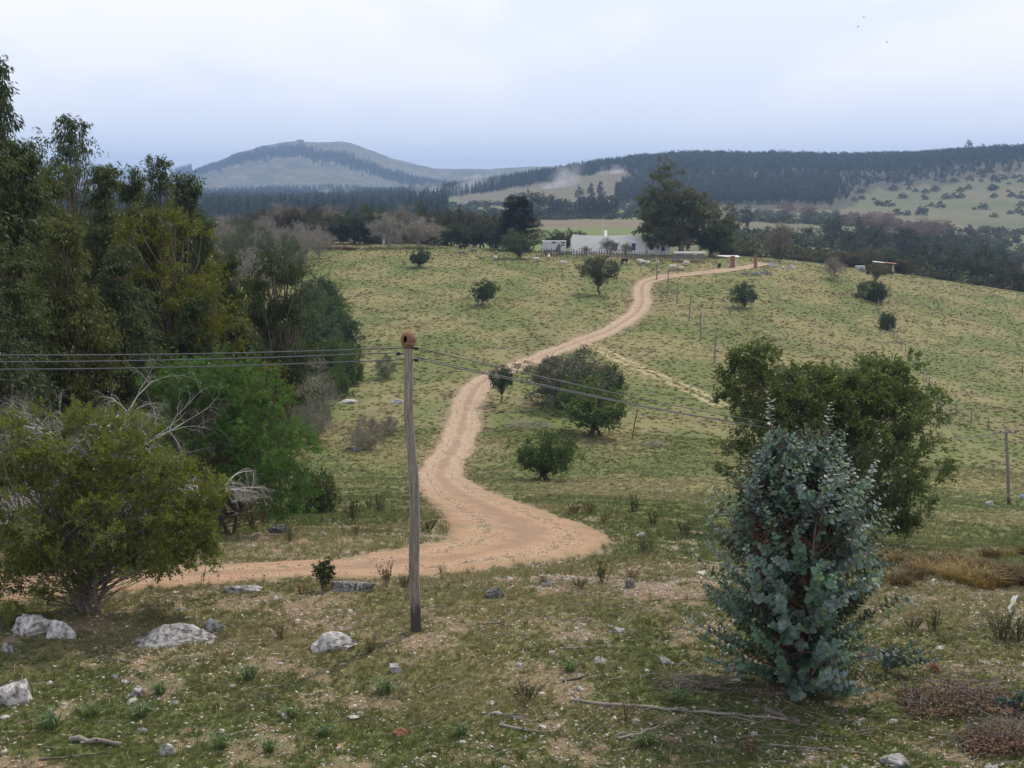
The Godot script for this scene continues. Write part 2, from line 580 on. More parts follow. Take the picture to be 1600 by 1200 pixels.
# ---------------------------------------------------------------- animals: smooth union of tapered bones, meshed as surface nets
func body_mesh(bones: Array, cell: float, col: Callable) -> ArrayMesh:
	var lo := Vector3.ONE * 1e9
	var hi := -lo
	for b in bones:
		for k in 2:
			lo = lo.min(b[k] - Vector3.ONE * (b[2 + k] + 2.5 * cell)); hi = hi.max(b[k] + Vector3.ONE * (b[2 + k] + 2.5 * cell))
	var nx := int((hi.x - lo.x) / cell) + 2
	var ny := int((hi.y - lo.y) / cell) + 2
	var nz := int((hi.z - lo.z) / cell) + 2
	var f := PackedFloat32Array()
	f.resize(nx * ny * nz)
	var kk := cell * 1.6
	for z in nz:
		for y in ny:
			for x in nx:
				var p := lo + Vector3(x, y, z) * cell
				var sum := 0.0
				for b in bones:
					var ab: Vector3 = b[1] - b[0]
					var t := clampf((p - b[0]).dot(ab) / maxf(ab.length_squared(), 1e-6), 0, 1)
					var dd: float = p.distance_to(b[0] + ab * t) - lerpf(b[2], b[3], t)
					sum += exp(-clampf(dd, -1, 1) / kk)
				f[x + nx * (y + ny * z)] = -kk * log(maxf(sum, 1e-30))
	var g := Geo.new()
	var id := {}
	for z in nz - 1:
		for y in ny - 1:
			for x in nx - 1:
				var acc := Vector3.ZERO
				var cnt := 0
				for e in 12:
					var ax := e / 4
					var u := (ax + 1) % 3
					var w := (ax + 2) % 3
					var c0 := Vector3i(x, y, z)
					c0[u] += e & 1; c0[w] += (e >> 1) & 1
					var c1 := c0
					c1[ax] += 1
					var a := f[c0.x + nx * (c0.y + ny * c0.z)]
					var b := f[c1.x + nx * (c1.y + ny * c1.z)]
					if (a < 0) != (b < 0):
						acc += Vector3(c0).lerp(Vector3(c1), a / (a - b))
						cnt += 1
				if cnt:
					var p := lo + acc / cnt * cell
					id[x + nx * (y + ny * z)] = g.v.size()
					g.v.append(p)
					var i0 := x + nx * (y + ny * z)
					g.n.append(Vector3(f[i0 + 1] - f[i0], f[i0 + nx] - f[i0], f[i0 + nx * ny] - f[i0]).normalized())
					g.c.append(col.call(p))
	for z in range(1, nz - 1):
		for y in range(1, ny - 1):
			for x in range(1, nx - 1):
				var i0 := x + nx * (y + ny * z)
				for ax in 3:
					var st: int = [1, nx, nx * ny][ax]
					var su: int = [nx, nx * ny, 1][ax]
					var sw: int = [nx * ny, 1, nx][ax]
					var a := f[i0]
					var b := f[i0 + st]
					if (a < 0) != (b < 0):
						var q := [id.get(i0, -1), id.get(i0 - su, -1), id.get(i0 - su - sw, -1), id.get(i0 - sw, -1)]
						if -1 in q: continue
						if a > 0: q.reverse()
						for k in [0, 2, 1, 0, 3, 2]:
							g.i.append(q[k])
	return g.mesh()

func sheep_mesh(wool: Color, face: Color, grazing: bool) -> ArrayMesh:
	var hp := Vector3(.62, .28 if grazing else .95, 0)
	var bones := [[Vector3(-.38, .62, 0), Vector3(.34, .62, 0), .25, .24], [Vector3(.36, .66, 0), hp + Vector3(-.08, .08, 0), .16, .09], [hp + Vector3(-.08, .05, 0), hp + Vector3(.12, -.06, 0), .09, .055],
		[Vector3(-.5, .66, 0), Vector3(-.6, .5, 0), .06, .04]]
	for sx in [-.36, .32]:
		for sz in [-.13, .13]:
			bones.append([Vector3(sx, .5, sz), Vector3(sx + .02, .25, sz), .08, .045])
			bones.append([Vector3(sx + .02, .25, sz), Vector3(sx, .03, sz), .042, .045])
	for sz in [-1, 1]:
		bones.append([hp + Vector3(-.07, .1, .07 * sz), hp + Vector3(-.09, .11, .17 * sz), .03, .02])
	return body_mesh(bones, .045, func(p: Vector3) -> Color: return face if (p.x > .52 or p.y < .34) else wool)

func horse_mesh(coat: Color, mane: Color) -> ArrayMesh:
	var bones := [[Vector3(-.62, 1.1, 0), Vector3(.5, 1.08, 0), .3, .3], [Vector3(.55, 1.2, 0), Vector3(1.02, .75, 0), .22, .12], [Vector3(1.02, .75, 0), Vector3(1.2, .35, 0), .12, .075],
		[Vector3(-.85, 1.2, 0), Vector3(-.98, .6, 0), .07, .06]]
	for sz in [-.16, .16]:
		bones.append([Vector3(.5, .95, sz), Vector3(.52, .52, sz), .13, .065]); bones.append([Vector3(.52, .52, sz), Vector3(.5, .04, sz), .06, .06])
		bones.append([Vector3(-.62, 1.0, sz), Vector3(-.5, .7, sz), .19, .1]); bones.append([Vector3(-.5, .7, sz), Vector3(-.72, .5, sz), .09, .06]); bones.append([Vector3(-.72, .5, sz), Vector3(-.7, .04, sz), .055, .06])
		bones.append([Vector3(.98, .86, sz * .4), Vector3(.96, .99, sz * .5), .03, .015])
	return body_mesh(bones, .07, func(p: Vector3) -> Color: return mane if (p.x < -.86 or p.y < .3) else coat)

# ---------------------------------------------------------------- the road
var road := PackedVector3Array()
var road_w := PackedFloat32Array()
var near_road := PackedFloat32Array()
const RX0 := -60.0
const RZ0 := -330.0
const RN := 560
const RM := 660
func road_gap(x: float, z: float) -> float:
	# metres outside the road's edge (negative on the road), capped at 8
	var a := int((x - RX0) * 4.0 * .5)
	var b := int((z - RZ0) * 2.0)
	if a < 0 or b < 0 or a >= RN or b >= RM: return 8.0
	return near_road[b * RN + a]

func spline(pts: Array, wid: Array, step: float) -> void:
	for k in pts.size() - 1:
		var p0: Vector3 = pts[maxi(k - 1, 0)]
		var p1: Vector3 = pts[k]
		var p2: Vector3 = pts[k + 1]
		var p3: Vector3 = pts[mini(k + 2, pts.size() - 1)]
		var steps := maxi(2, int(p1.distance_to(p2) / step))
		for s in steps:
			var t := float(s) / steps
			road.append(p1.cubic_interpolate(p2, p0, p3, t))
			road_w.append(lerpf(wid[k], wid[k + 1], t))

func _ready() -> void:
	# ------------------------------------------------ camera, sky, sun, exposure, air
	var cam := Camera3D.new()
	cam.name = "camera"
	add_child(cam)
	cam.position = Vector3(0, EYE, 0)
	cam.rotation.x = -TH
	cam.fov = rad_to_deg(2 * atan(600.0 / F))
	cam.near = 0.3
	cam.far = 30000.0
	cam.current = true
	var env := Environment.new()
	env.background_mode = Environment.BG_SKY
	env.sky = Sky.new()
	env.sky.sky_material = sky_picture()
	env.background_energy_multiplier = 1.0
	env.tonemap_mode = Environment.TONE_MAPPER_LINEAR
	env.tonemap_exposure = 1.34
	env.sdfgi_enabled = true
	env.ssao_enabled = true
	env.ssil_enabled = true
	env.fog_enabled = true
	env.fog_density = 0.00014
	env.fog_light_color = Color(.68, .81, 1.0)
	env.volumetric_fog_enabled = true
	env.volumetric_fog_density = 0.0
	var we := WorldEnvironment.new()
	we.name = "environment"
	we.environment = env
	add_child(we)
	var sun := DirectionalLight3D.new()
	sun.name = "sun"
	sun.light_energy = 1.0
	sun.light_angular_distance = 3.0
	sun.light_color = Color(1, .95, .86)
	sun.shadow_enabled = true
	add_child(sun)
	sun.look_at_from_position(Vector3.ZERO, -Vector3(.42, .95, -.62), Vector3.UP)
	noise_of(n_big, 11, 1.0 / 22.0, 3)
	noise_of(n_mid, 12, 1.0 / 4.0, 3)
	noise_of(n_fine, 13, 1.0 / .7, 3)
	build_ground()
	print("ground ", Time.get_ticks_msec())
	build_road()
	build_grass()
	print("grass ", Time.get_ticks_msec())
	build_far_woods()
	build_farm()
	print("farm ", Time.get_ticks_msec())
	build_field_trees()
	build_grove()
	build_near_plants()
	print("plants ", Time.get_ticks_msec())
	build_poles()
	build_fences()
	build_animals()
	build_stones()
	build_litter()
	build_smoke()
	print("done ", Time.get_ticks_msec())

func sky_picture() -> PanoramaSkyMaterial:
	var w := 2048
	var h := 1024
	var n := FastNoiseLite.new()
	noise_of(n, 5, 1.0, 5)
	var im := Image.create(w, h, false, Image.FORMAT_RGBF)
	var low := Color(.79, .81, .88)
	var high := Color(.52, .62, .83)
	for y in h:
		var el := (0.5 - (y + .5) / h) * PI
		if el < -.02:
			im.fill_rect(Rect2i(0, y, w, h - y), low * .55)
			break
		var s := maxf(sin(el), .0)
		var clear := low.lerp(high, pow(s, .55) * .8)
		var sheet := 1.0 / (s + .13)          # a flat cloud layer seen from below
		for x in w:
			var az := TAU * x / w
			var p := Vector3(cos(az), 0, sin(az)) * cos(el) * sheet
			var c := n.get_noise_3d(p.x * .42 + p.z * .2, p.z * .95, 0.0) * .5 + .5
			c = smoothstep(.34, .62, c) * smoothstep(.01, .10, s)
			var f := n.get_noise_3d(p.x * 1.3, p.z * 3.0, 7.0) * .5 + .5
			c = clampf(c * (.65 + .7 * f), 0, 1)
			im.set_pixel(x, y, clear.lerp(Color(.86, .855, .875), c * .9))
	var m := PanoramaSkyMaterial.new()
	m.panorama = ImageTexture.create_from_image(im)
	return m

# ------------------------------------------------ terrain
func span(a: float, b: float, k: int) -> void:
	for j in k:
		row_d.append(a * pow(b / a, float(j) / k))

func build_ground() -> void:
	span(1.0, 16.0, 30); span(16.0, 45.0, 270); span(45.0, 320.0, 330); span(320.0, 11200.0, 240)
	row_d.append(11200.0)
	for r in table:
		tab_l.append(log(r[0]))
		var h := []
		for y in r[1]:
			h.append(EYE + r[0] * slope_of(y))
		tab_h.append(h)
	var nr := row_d.size()
	hgt.resize(nr * NC)
	for c in NC:
		var t := (float(c) / (NC - 1) * 2 - 1) * TMAX
		var col := base_column(800.0 + t * F)
		for r in nr:
			hgt[r * NC + c] = col[r]
	# small relief
	for r in nr:
		var d := row_d[r]
		var amp := clampf(d / 60.0, .35, 1.0)
		for c in NC:
			var x := (float(c) / (NC - 1) * 2 - 1) * TMAX * d
			var h := n_big.get_noise_2d(x, d) * .25 * amp
			if d < 320.0:
				h += n_mid.get_noise_2d(x, d) * .10 * amp
				if d < 60.0: h += n_fine.get_noise_2d(x, d) * .035
			else:
				h = n_big.get_noise_2d(x * .08, d * .08) * d * .0016
			hgt[r * NC + c] += h
	# the road's line, then a shallow cut for it
	var path := [[-420, 918, 1.8], [-150, 908, 1.8], [100, 900, 1.7], [300, 893, 1.65], [450, 887, 1.65], [600, 877, 1.8], [720, 863, 2.2], [790, 849, 2.5], [825, 834, 2.5], [812, 814, 2.4], [762, 790, 2.15], [708, 764, 1.9], [688, 744, 1.65], [693, 724, 1.5], [713, 692, 1.42], [723, 664, 1.4], [727, 640, 1.4], [742, 606, 1.4],
		[772, 583, 1.4], [826, 561, 1.4], [890, 536, 1.4], [940, 517, 1.4], [980, 495, 1.42], [1003, 470, 1.42], [1003, 447, 1.4], [1014, 434, 1.35], [1048, 427, 1.3], [1090, 422.5, 1.25], [1130, 418.5, 1.2], [1165, 413.5, 1.2], [1185, 410, 1.2], [1215, 407.5, 1.2]]
	var pts := []
	var wid := []
	for p in path:
		pts.append(pin(p[0], p[1])); wid.append(p[2])
	pts.append(pts[-1] + Vector3(14, 0, -10)); wid.append(1.2)
	pts[-1].y = ground(pts[-1].x, pts[-1].z)
	spline(pts, wid, .45)
	near_road.resize(RN * RM)
	near_road.fill(8.0)
	for k in road.size():
		var p := road[k]
		var a0 := int((p.x - RX0) * 2.0)
		var b0 := int((p.z - RZ0) * 2.0)
		for b in range(maxi(b0 - 14, 0), mini(b0 + 15, RM)):
			for a in range(maxi(a0 - 14, 0), mini(a0 + 15, RN)):
				var dx := RX0 + (a + .5) * .5 - p.x
				var dz := RZ0 + (b + .5) * .5 - p.z
				var g := sqrt(dx * dx + dz * dz) - road_w[k]
				if g < near_road[b * RN + a]: near_road[b * RN + a] = g
	var cut := PackedFloat32Array()
	cut.resize(nr * NC)
	for r in nr:
		var d := row_d[r]
		if d > 320: break
		for c in NC:
			var x := (float(c) / (NC - 1) * 2 - 1) * TMAX * d
			var g := road_gap(x, -d)
			if g < 3.0: cut[r * NC + c] = (.12 + clampf((d - 120) / 100, 0, 1) * .38) * (1.0 - smoothstep(.2, 2.6, g))
	for k in cut.size(): hgt[k] -= cut[k]
	for k in 142: edge_d.append(minf(-pin(690 + k * 10, skyline(edge_rows, 690 + k * 10)).z, 2500.0))
	# mesh
	var v := PackedVector3Array()
	var n := PackedVector3Array()
	var cl := PackedColorArray()
	var ix := PackedInt32Array()
	v.resize(nr * NC); n.resize(nr * NC); cl.resize(nr * NC)
	for r in nr:
		var d := row_d[r]
		for c in NC:
			var k := r * NC + c
			var t := (float(c) / (NC - 1) * 2 - 1) * TMAX
			v[k] = Vector3(t * d, hgt[k], -d)
			cl[k] = ground_colour(t, d, hgt[k])
	for r in nr:
		for c in NC:
			var k := r * NC + c
			var e := v[k + 1 if c < NC - 1 else k] - v[k - 1 if c > 0 else k]
			var f := v[k + NC if r < nr - 1 else k] - v[k - NC if r > 0 else k]
			n[k] = e.cross(f).normalized()
	ix.resize((nr - 1) * (NC - 1) * 6)
	var w := 0
	for r in nr - 1:
		for c in NC - 1:
			var k := r * NC + c
			ix[w] = k; ix[w + 1] = k + NC; ix[w + 2] = k + 1; ix[w + 3] = k + 1; ix[w + 4] = k + NC; ix[w + 5] = k + NC + 1
			w += 6
	var arr := []
	arr.resize(Mesh.ARRAY_MAX)
	arr[Mesh.ARRAY_VERTEX] = v; arr[Mesh.ARRAY_NORMAL] = n; arr[Mesh.ARRAY_COLOR] = cl; arr[Mesh.ARRAY_INDEX] = ix
	var m := ArrayMesh.new()
	m.add_surface_from_arrays(Mesh.PRIMITIVE_TRIANGLES, arr)
	struct("ground", m, plain("earth", Color.WHITE, .95, grain(31, .035, .72, 1.22, 5, .08), .8, 3.0))

const GREEN := Color(.105, .128, .042)
const STRAW := Color(.195, .176, .086)
const SOIL := Color(.195, .147, .105)
const DARK := Color(.085, .07, .042)

func turf(x: float, d: float) -> Color:
	var a := n_big.get_noise_2d(x * 1.3, d * .8)
	var b := n_mid.get_noise_2d(x, d * .8)
	var c := n_fine.get_noise_2d(x, d)
	var e := n_mid.get_noise_2d(x * .45 + 90, d * .8 + 40)
	var dry := smoothstep(-.4, .6, a * 1.6 + b * .3 + c * .15 + clampf((d - 120) / 160, 0, 1) * .2)
	var col := GREEN.lerp(STRAW, dry * .8)
	var rough := smoothstep(.16, .42, e + c * .22 + rough_patch(x, d) * .32 - .04)          # dead tussocks and low scrub
	col = col.lerp(DARK.lerp(STRAW, .35), rough * .6)
	return col

# rough grazed-out places: x, distance, radius across, radius away
var rough := [[55.0, 150.0, 22.0, 20.0], [38.0, 205.0, 14.0, 24.0], [4.0, 178.0, 9.0, 12.0], [5.0, 76.0, 8.0, 16.0], [-8.0, 44.0, 8.0, 9.0], [26.0, 228.0, 10.0, 14.0], [-14.0, 120.0, 8.0, 22.0], [14.0, 60.0, 8.0, 9.0], [70.0, 250.0, 26.0, 14.0]]
func rough_patch(x: float, d: float) -> float:
	var r := 0.0
	for q in rough:
		var a: float = (x - q[0]) / q[2]
		var b: float = (d - q[1]) / q[3]
		r = maxf(r, 1.0 - (a * a + b * b))
	return r

# lower edge of the far woods, as the photograph's rows for its columns; turned into distances once the ground stands
var edge_rows := [[640, 316], [700, 309], [760, 300], [850, 287], [950, 268], [980, 262], [984, 320], [1000, 328], [1300, 329], [1330, 320], [1345, 303], [1380, 297], [1450, 291], [1530, 281], [1600, 272], [1700, 262], [2200, 250]]
var edge_d := PackedFloat32Array()
func wood_edge(px: float) -> float:
	if px < 690: return 900.0
	var f := clampf((px - 690) / 10.0, 0, edge_d.size() - 1.01)
	return lerpf(edge_d[int(f)], edge_d[int(f) + 1], f - int(f)) + n_big.get_noise_2d(px * .9, 5) * 90

func ground_colour(t: float, d: float, h: float) -> Color:
	var x := t * d
	var px := 800 + t * F
	if d < 330.0:
		var col := turf(x, d)
		var s := n_mid.get_noise_2d(x * 1.7 + 31, d * 1.7)
		var f := n_fine.get_noise_2d(x * 1.6 + 9, d * 1.6)
		if d < 60.0:
			col = col.lerp(SOIL, smoothstep(.02, .42, s + f * .5) * .75 * (1 - smoothstep(45, 60, d)))
			col = col.lerp(DARK, smoothstep(.2, .5, f - s * .4) * .4)
			var bare := 1.0 - pow((x - 3.4) / 3.6, 2.0) - pow((d - 29.2) / 1.7, 2.0)
			col = col.lerp(SOIL, smoothstep(-.3, .5, bare + s + f) * .8)
		var g := road_gap(x, -d)
		if g < 3.0:
			col = col.lerp(SOIL * 1.15, (1.0 - smoothstep(.0, 1.4 + s * 1.6, g)) * .7)
		# faint wheel tracks over the meadow
		if d > 100 and d < 190:
			var u := track_gap(x, d)
			if u < .55: col = col.lerp(Color(.33, .28, .17), .9 * (1 - smoothstep(.25, .55, u + f * .15)))
		return col
	var q := n_big.get_noise_2d(x * .12, d * .12)
	var e := n_big.get_noise_2d(x * .5 + 7, d * .5)
	var fine := n_big.get_noise_2d(x * 2.0, d * 2.0)
	var meadow := Color(.105, .135, .045)
	var fallow := Color(.15, .125, .075)
	var scrub := Color(.06, .07, .035)
	var col := meadow.lerp(fallow, smoothstep(-.1, .35, q + e * .3))
	if d < 2700 and px < 1030 and px > 720:
		if d < 690: col = meadow * 1.05
		elif d < 900: col = fallow.lerp(Color(.13, .10, .075), .5)
		elif d < 1150: col = meadow
		elif d > 1350: col = Color(.115, .105, .068)
		col *= 1 + .14 * e
	elif px >= 1030 and d < 2300:
		col = Color(.085, .10, .046).lerp(Color(.115, .11, .065), smoothstep(-.3, .3, q)).lerp(scrub, smoothstep(.2, .6, e + fine * .8) * .45)
	if d > 880.0 and d < (2600.0 if px > 690 else 3400.0) and d > wood_edge(px): col = Color(.05, .05, .03)
	elif d > 2600:
		var hill := Color(.058, .068, .044).lerp(Color(.115, .105, .072), smoothstep(-.3, .5, q + e * .6))
		col = hill.lerp(Color(.26, .24, .21), smoothstep(.3, .5, fine + e * .4) * .4)
	return col

func track_gap(x: float, d: float) -> float:
	# the two ruts that cross the slope beside the fence posts
	var a := 1.0e9
	for k in track.size() - 1:
		var p: Vector2 = track[k]
		var ab: Vector2 = track[k + 1] - p
		var s := clampf((Vector2(x, d) - p).dot(ab) / ab.length_squared(), 0, 1)
		a = minf(a, (p + ab * s).distance_to(Vector2(x, d)))
	return absf(a - .75)
var track := [Vector2(9.5, 182), Vector2(14.5, 163), Vector2(18.2, 150), Vector2(20.5, 140)]

func build_road() -> void:
	var g := Geo.new()
	var side := 22
	for k in road.size():
		var d := (road[mini(k + 1, road.size() - 1)] - road[maxi(k - 1, 0)])
		d.y = 0
		var r := d.normalized().cross(Vector3.UP)
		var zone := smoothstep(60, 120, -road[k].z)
		for s in side + 1:
			var u := s * 2.0 / side - 1
			var edge := n_mid.get_noise_2d(k * .25, signf(u) * 40) * .35 + n_fine.get_noise_2d(k * .6, signf(u) * 40) * .12
			var p := road[k] + r * (u * (road_w[k] + .25 + edge))
			var lift := .05 - .13 * smoothstep(.82, 1.0, absf(u))
			lift += n_fine.get_noise_2d(p.x * 1.2, p.z * 1.2) * .016
			lift -= .05 * exp(-pow((absf(u) - .45) / .16, 2.0))
			p.y = ground(p.x, p.z) + lift
			var a := n_mid.get_noise_2d(p.x * 1.5, p.z * 1.5)
			var b := n_fine.get_noise_2d(p.x * 1.4, p.z * 1.4)
			var red := Color(.33, .215, .138)
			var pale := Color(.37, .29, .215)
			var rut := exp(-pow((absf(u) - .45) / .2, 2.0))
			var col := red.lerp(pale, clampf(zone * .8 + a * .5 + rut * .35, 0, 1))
			col = col.lerp(Color(.22, .15, .105), clampf((1 - rut) * .3 + b * .9 + a * .3 + (.75 if absf(u) < .17 + a * .2 else 0.0), 0, 1) * .72)
			col = col.lerp(Color(.17, .15, .07), smoothstep(.62, 1.0, absf(u) + b * .35 + a * .2) * .6)
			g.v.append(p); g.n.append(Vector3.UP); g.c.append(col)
	for k in road.size() - 1:
		for s in side:
			var a := k * (side + 1) + s
			g.i.append_array([a, a + side + 1, a + 1, a + 1, a + side + 1, a + side + 2])
	# normals from the strip itself
	for k in road.size():
		for s in side + 1:
			var i := k * (side + 1) + s
			var e := g.v[i + 1 if s < side else i] - g.v[i - 1 if s > 0 else i]
			var f := g.v[i + side + 1 if k < road.size() - 1 else i] - g.v[i - side - 1 if k > 0 else i]
			g.n[i] = e.cross(f).normalized()
			if g.n[i].y < 0: g.n[i] = -g.n[i]
	struct("dirt_road", g.mesh(), plain("road dirt", Color.WHITE, .95, grain(41, .05, .5, 1.4, 6, .05), .7, 2.5))
	# loose gravel
	rng.seed = 77
	var buf := PackedFloat32Array()
	for k in 15000:
		var j := int(pow(rng.randf(), 1.5) * road.size() * .62)
		var d := road[mini(j + 1, road.size() - 1)] - road[maxi(j - 1, 0)]
		d.y = 0
		var u := rng.randf_range(-1.15, 1.15)
		var p := road[j] + d.normalized().cross(Vector3.UP) * u * road_w[j] + d * rng.randf()
		p.y = ground(p.x, p.z) + .035
		var s := rng.randf_range(.01, .026) * (1.6 if rng.randf() < .06 else 1.0)
		put(buf, p, rng.randf() * TAU, Vector3(s, s * .7, s * rng.randf_range(.7, 1.3)), tone(Color(.29, .205, .15) if rng.randf() < .85 else Color(.42, .37, .32), .35, .05))
	stuff("road_gravel", rock_mesh(3, Vector3.ONE, 4, 6, .2, 1.0), plain("stone", Color.WHITE, .9), buf, "loose reddish gravel scattered on the dirt road", "gravel")

# ------------------------------------------------ grass and ground cover
func build_grass() -> void:
	var mat := leafy("grass", Color.WHITE, .7, .5)
	rng.seed = 100
	var kinds := [tuft_mesh(1, 11, 1.0, 1.0, .035, .7), tuft_mesh(2, 9, 1.0, 1.4, .04, 1.0), tuft_mesh(3, 16, 1.0, 1.1, .03, .6)]
	rng.seed = 101
	var bufs := [PackedFloat32Array(), PackedFloat32Array(), PackedFloat32Array()]
	# [near, far, count, height, spread]
	for z in [[16.5, 24.0, 62000, .075, .085], [24.0, 34.0, 62000, .085, .11], [34.0, 60.0, 60000, .12, .19], [60.0, 120.0, 52000, .17, .34], [16.5, 34.0, 7000, .2, .14], [34.0, 70.0, 6000, .3, .22]]:
		for k in z[2]:
			var d := sqrt(lerpf(z[0] * z[0], z[1] * z[1], rng.randf()))
			var t := rng.randf_range(-.45, .45)
			var x := t * d
			if road_gap(x, -d) < -.1 + rng.randf() * .5: continue
			var b := n_mid.get_noise_2d(x * 1.7 + 31, d * 1.7) + n_fine.get_noise_2d(x * 1.6 + 9, d * 1.6) * .5
			if d < 60 and 1.0 - pow((x - 3.4) / 3.6, 2.0) - pow((d - 29.2) / 1.7, 2.0) + b > rng.randf(): continue
			if d < 60 and b > .12 and rng.randf() < smoothstep(.1, .42, b) * .85: continue
			var dry := smoothstep(-.1, .4, n_big.get_noise_2d(x * 1.3, d * .8) + n_mid.get_noise_2d(x, d * .8) * .5 + rng.randf_range(-.25, .25))
			var col := tone(Color(.102, .126, .05).lerp(Color(.235, .208, .125), dry * .85), .28, .08)
			var s: float = z[3] * rng.randf_range(.45, 1.35)
			var w: float = z[4] * rng.randf_range(.7, 1.2)
			put(bufs[rng.randi() % 3], Vector3(x, ground(x, -d) - .01, -d), rng.randf() * TAU, Vector3(w, s, w), col)
	for k in 3:
		stuff("grass", kinds[k], mat, bufs[k], ["short green pasture grass among stones and bare soil", "low spreading pasture grass with straw tips", "dense tufted pasture grass on the slopes"][k], "grass")
	# rough dead tussocks in the meadows
	var buf := PackedFloat32Array()
	var tm := tuft_mesh(5, 34, 1.0, 1.2, .05, .8)
	rng.seed = 102
	for k in 60000:
		var d := sqrt(lerpf(48.0 * 48.0, 300.0 * 300.0, rng.randf()))
		var x := rng.randf_range(-.45, .45) * d
		if road_gap(x, -d) < .4: continue
		var e := n_mid.get_noise_2d(x * .45 + 90, d * .8 + 40) + n_fine.get_noise_2d(x, d) * .22 + rough_patch(x, d) * .34 - .1
		if e < .17 - (.12 if rng.randf() < .06 else 0.0): continue
		if rng.randf() > .26: continue
		var s := rng.randf_range(.12, .34) * (1.2 if d > 150 else 1.0)
		var col := Color(.195, .162, .102) if rng.randf() < .65 else Color(.14, .14, .06)
		put(buf, Vector3(x, ground(x, -d) - .03, -d), rng.randf() * TAU, Vector3(s * 1.2, s, s * 1.2), tone(turf(x, d).lerp(col, .6), .3, .08))
	# short sward that gives the far meadow its grain
	for k in 60000:
		var d := sqrt(lerpf(110.0 * 110.0, 310.0 * 310.0, rng.randf()))
		var x := rng.randf_range(-.42, .42) * d
		if road_gap(x, -d) < .2: continue
		var col := turf(x, d)
		var s := rng.randf_range(.08, .2)
		put(buf, Vector3(x, ground(x, -d) - .02, -d), rng.randf() * TAU, Vector3(s * 2.2, s, s * 2.2), tone(col, .4, .06))
	stuff("tussock_grass", tm, mat, buf, "brown dead tussocks dotting the pasture slopes", "tussocks")

# ------------------------------------------------ far woods
var far_pine: ArrayMesh
var far_gum: ArrayMesh
var far_bush: ArrayMesh

func scatter(count: int, inside: Callable, h0: float, h1: float, wide: float, col: Color, spread := .3) -> PackedFloat32Array:
	var buf := PackedFloat32Array()
	for k in count:
		var q: Vector2 = inside.call()
		var p := at(q.x, q.y)
		var h := rng.randf_range(h0, h1)
		put(buf, p - Vector3(0, h * .05, 0), rng.randf() * TAU, Vector3(h * wide * rng.randf_range(.8, 1.2), h, h * wide * rng.randf_range(.8, 1.2)), tone(col, spread, .08))
	return buf

func far_tree(s: int, conical: bool, faces: int) -> ArrayMesh:
	# unit-high tree: stem and a crown of many small sprays
	rng.seed = s
	var g := Geo.new()
	g.tube([Vector3(0, -.1, 0), Vector3(0.01, .35, 0), Vector3(0, .8, 0)], [.03, .022, .008], 5, Color(.9, .8, .75))
	var lumps := []
	for k in 9: lumps.append([Vector3(rng.randf_range(-.22, .22), rng.randf_range(.35, .86), rng.randf_range(-.22, .22)), rng.randf_range(.12, .22)])
	for k in faces:
		var p: Vector3
		if conical:
			var y := 1 - pow(rng.randf(), .6) * .88
			var r := (1.06 - y) * .34 * sqrt(rng.randf()) * rng.randf_range(.6, 1.15)
			var a := rng.randf() * TAU
			p = Vector3(cos(a) * r, y, sin(a) * r)
		else:
			var l: Array = lumps[rng.randi() % 9]
			p = l[0] + rand_dir() * l[1] * pow(rng.randf(), .4)
		var d := (rand_dir() + Vector3(p.x * 3, -.2, p.z * 3)).normalized()
		g.leaf(p, d, d.cross(rand_dir()).normalized(), .13, .075, tone(Color(1, 1, 1), .3, .08))
	return g.mesh()

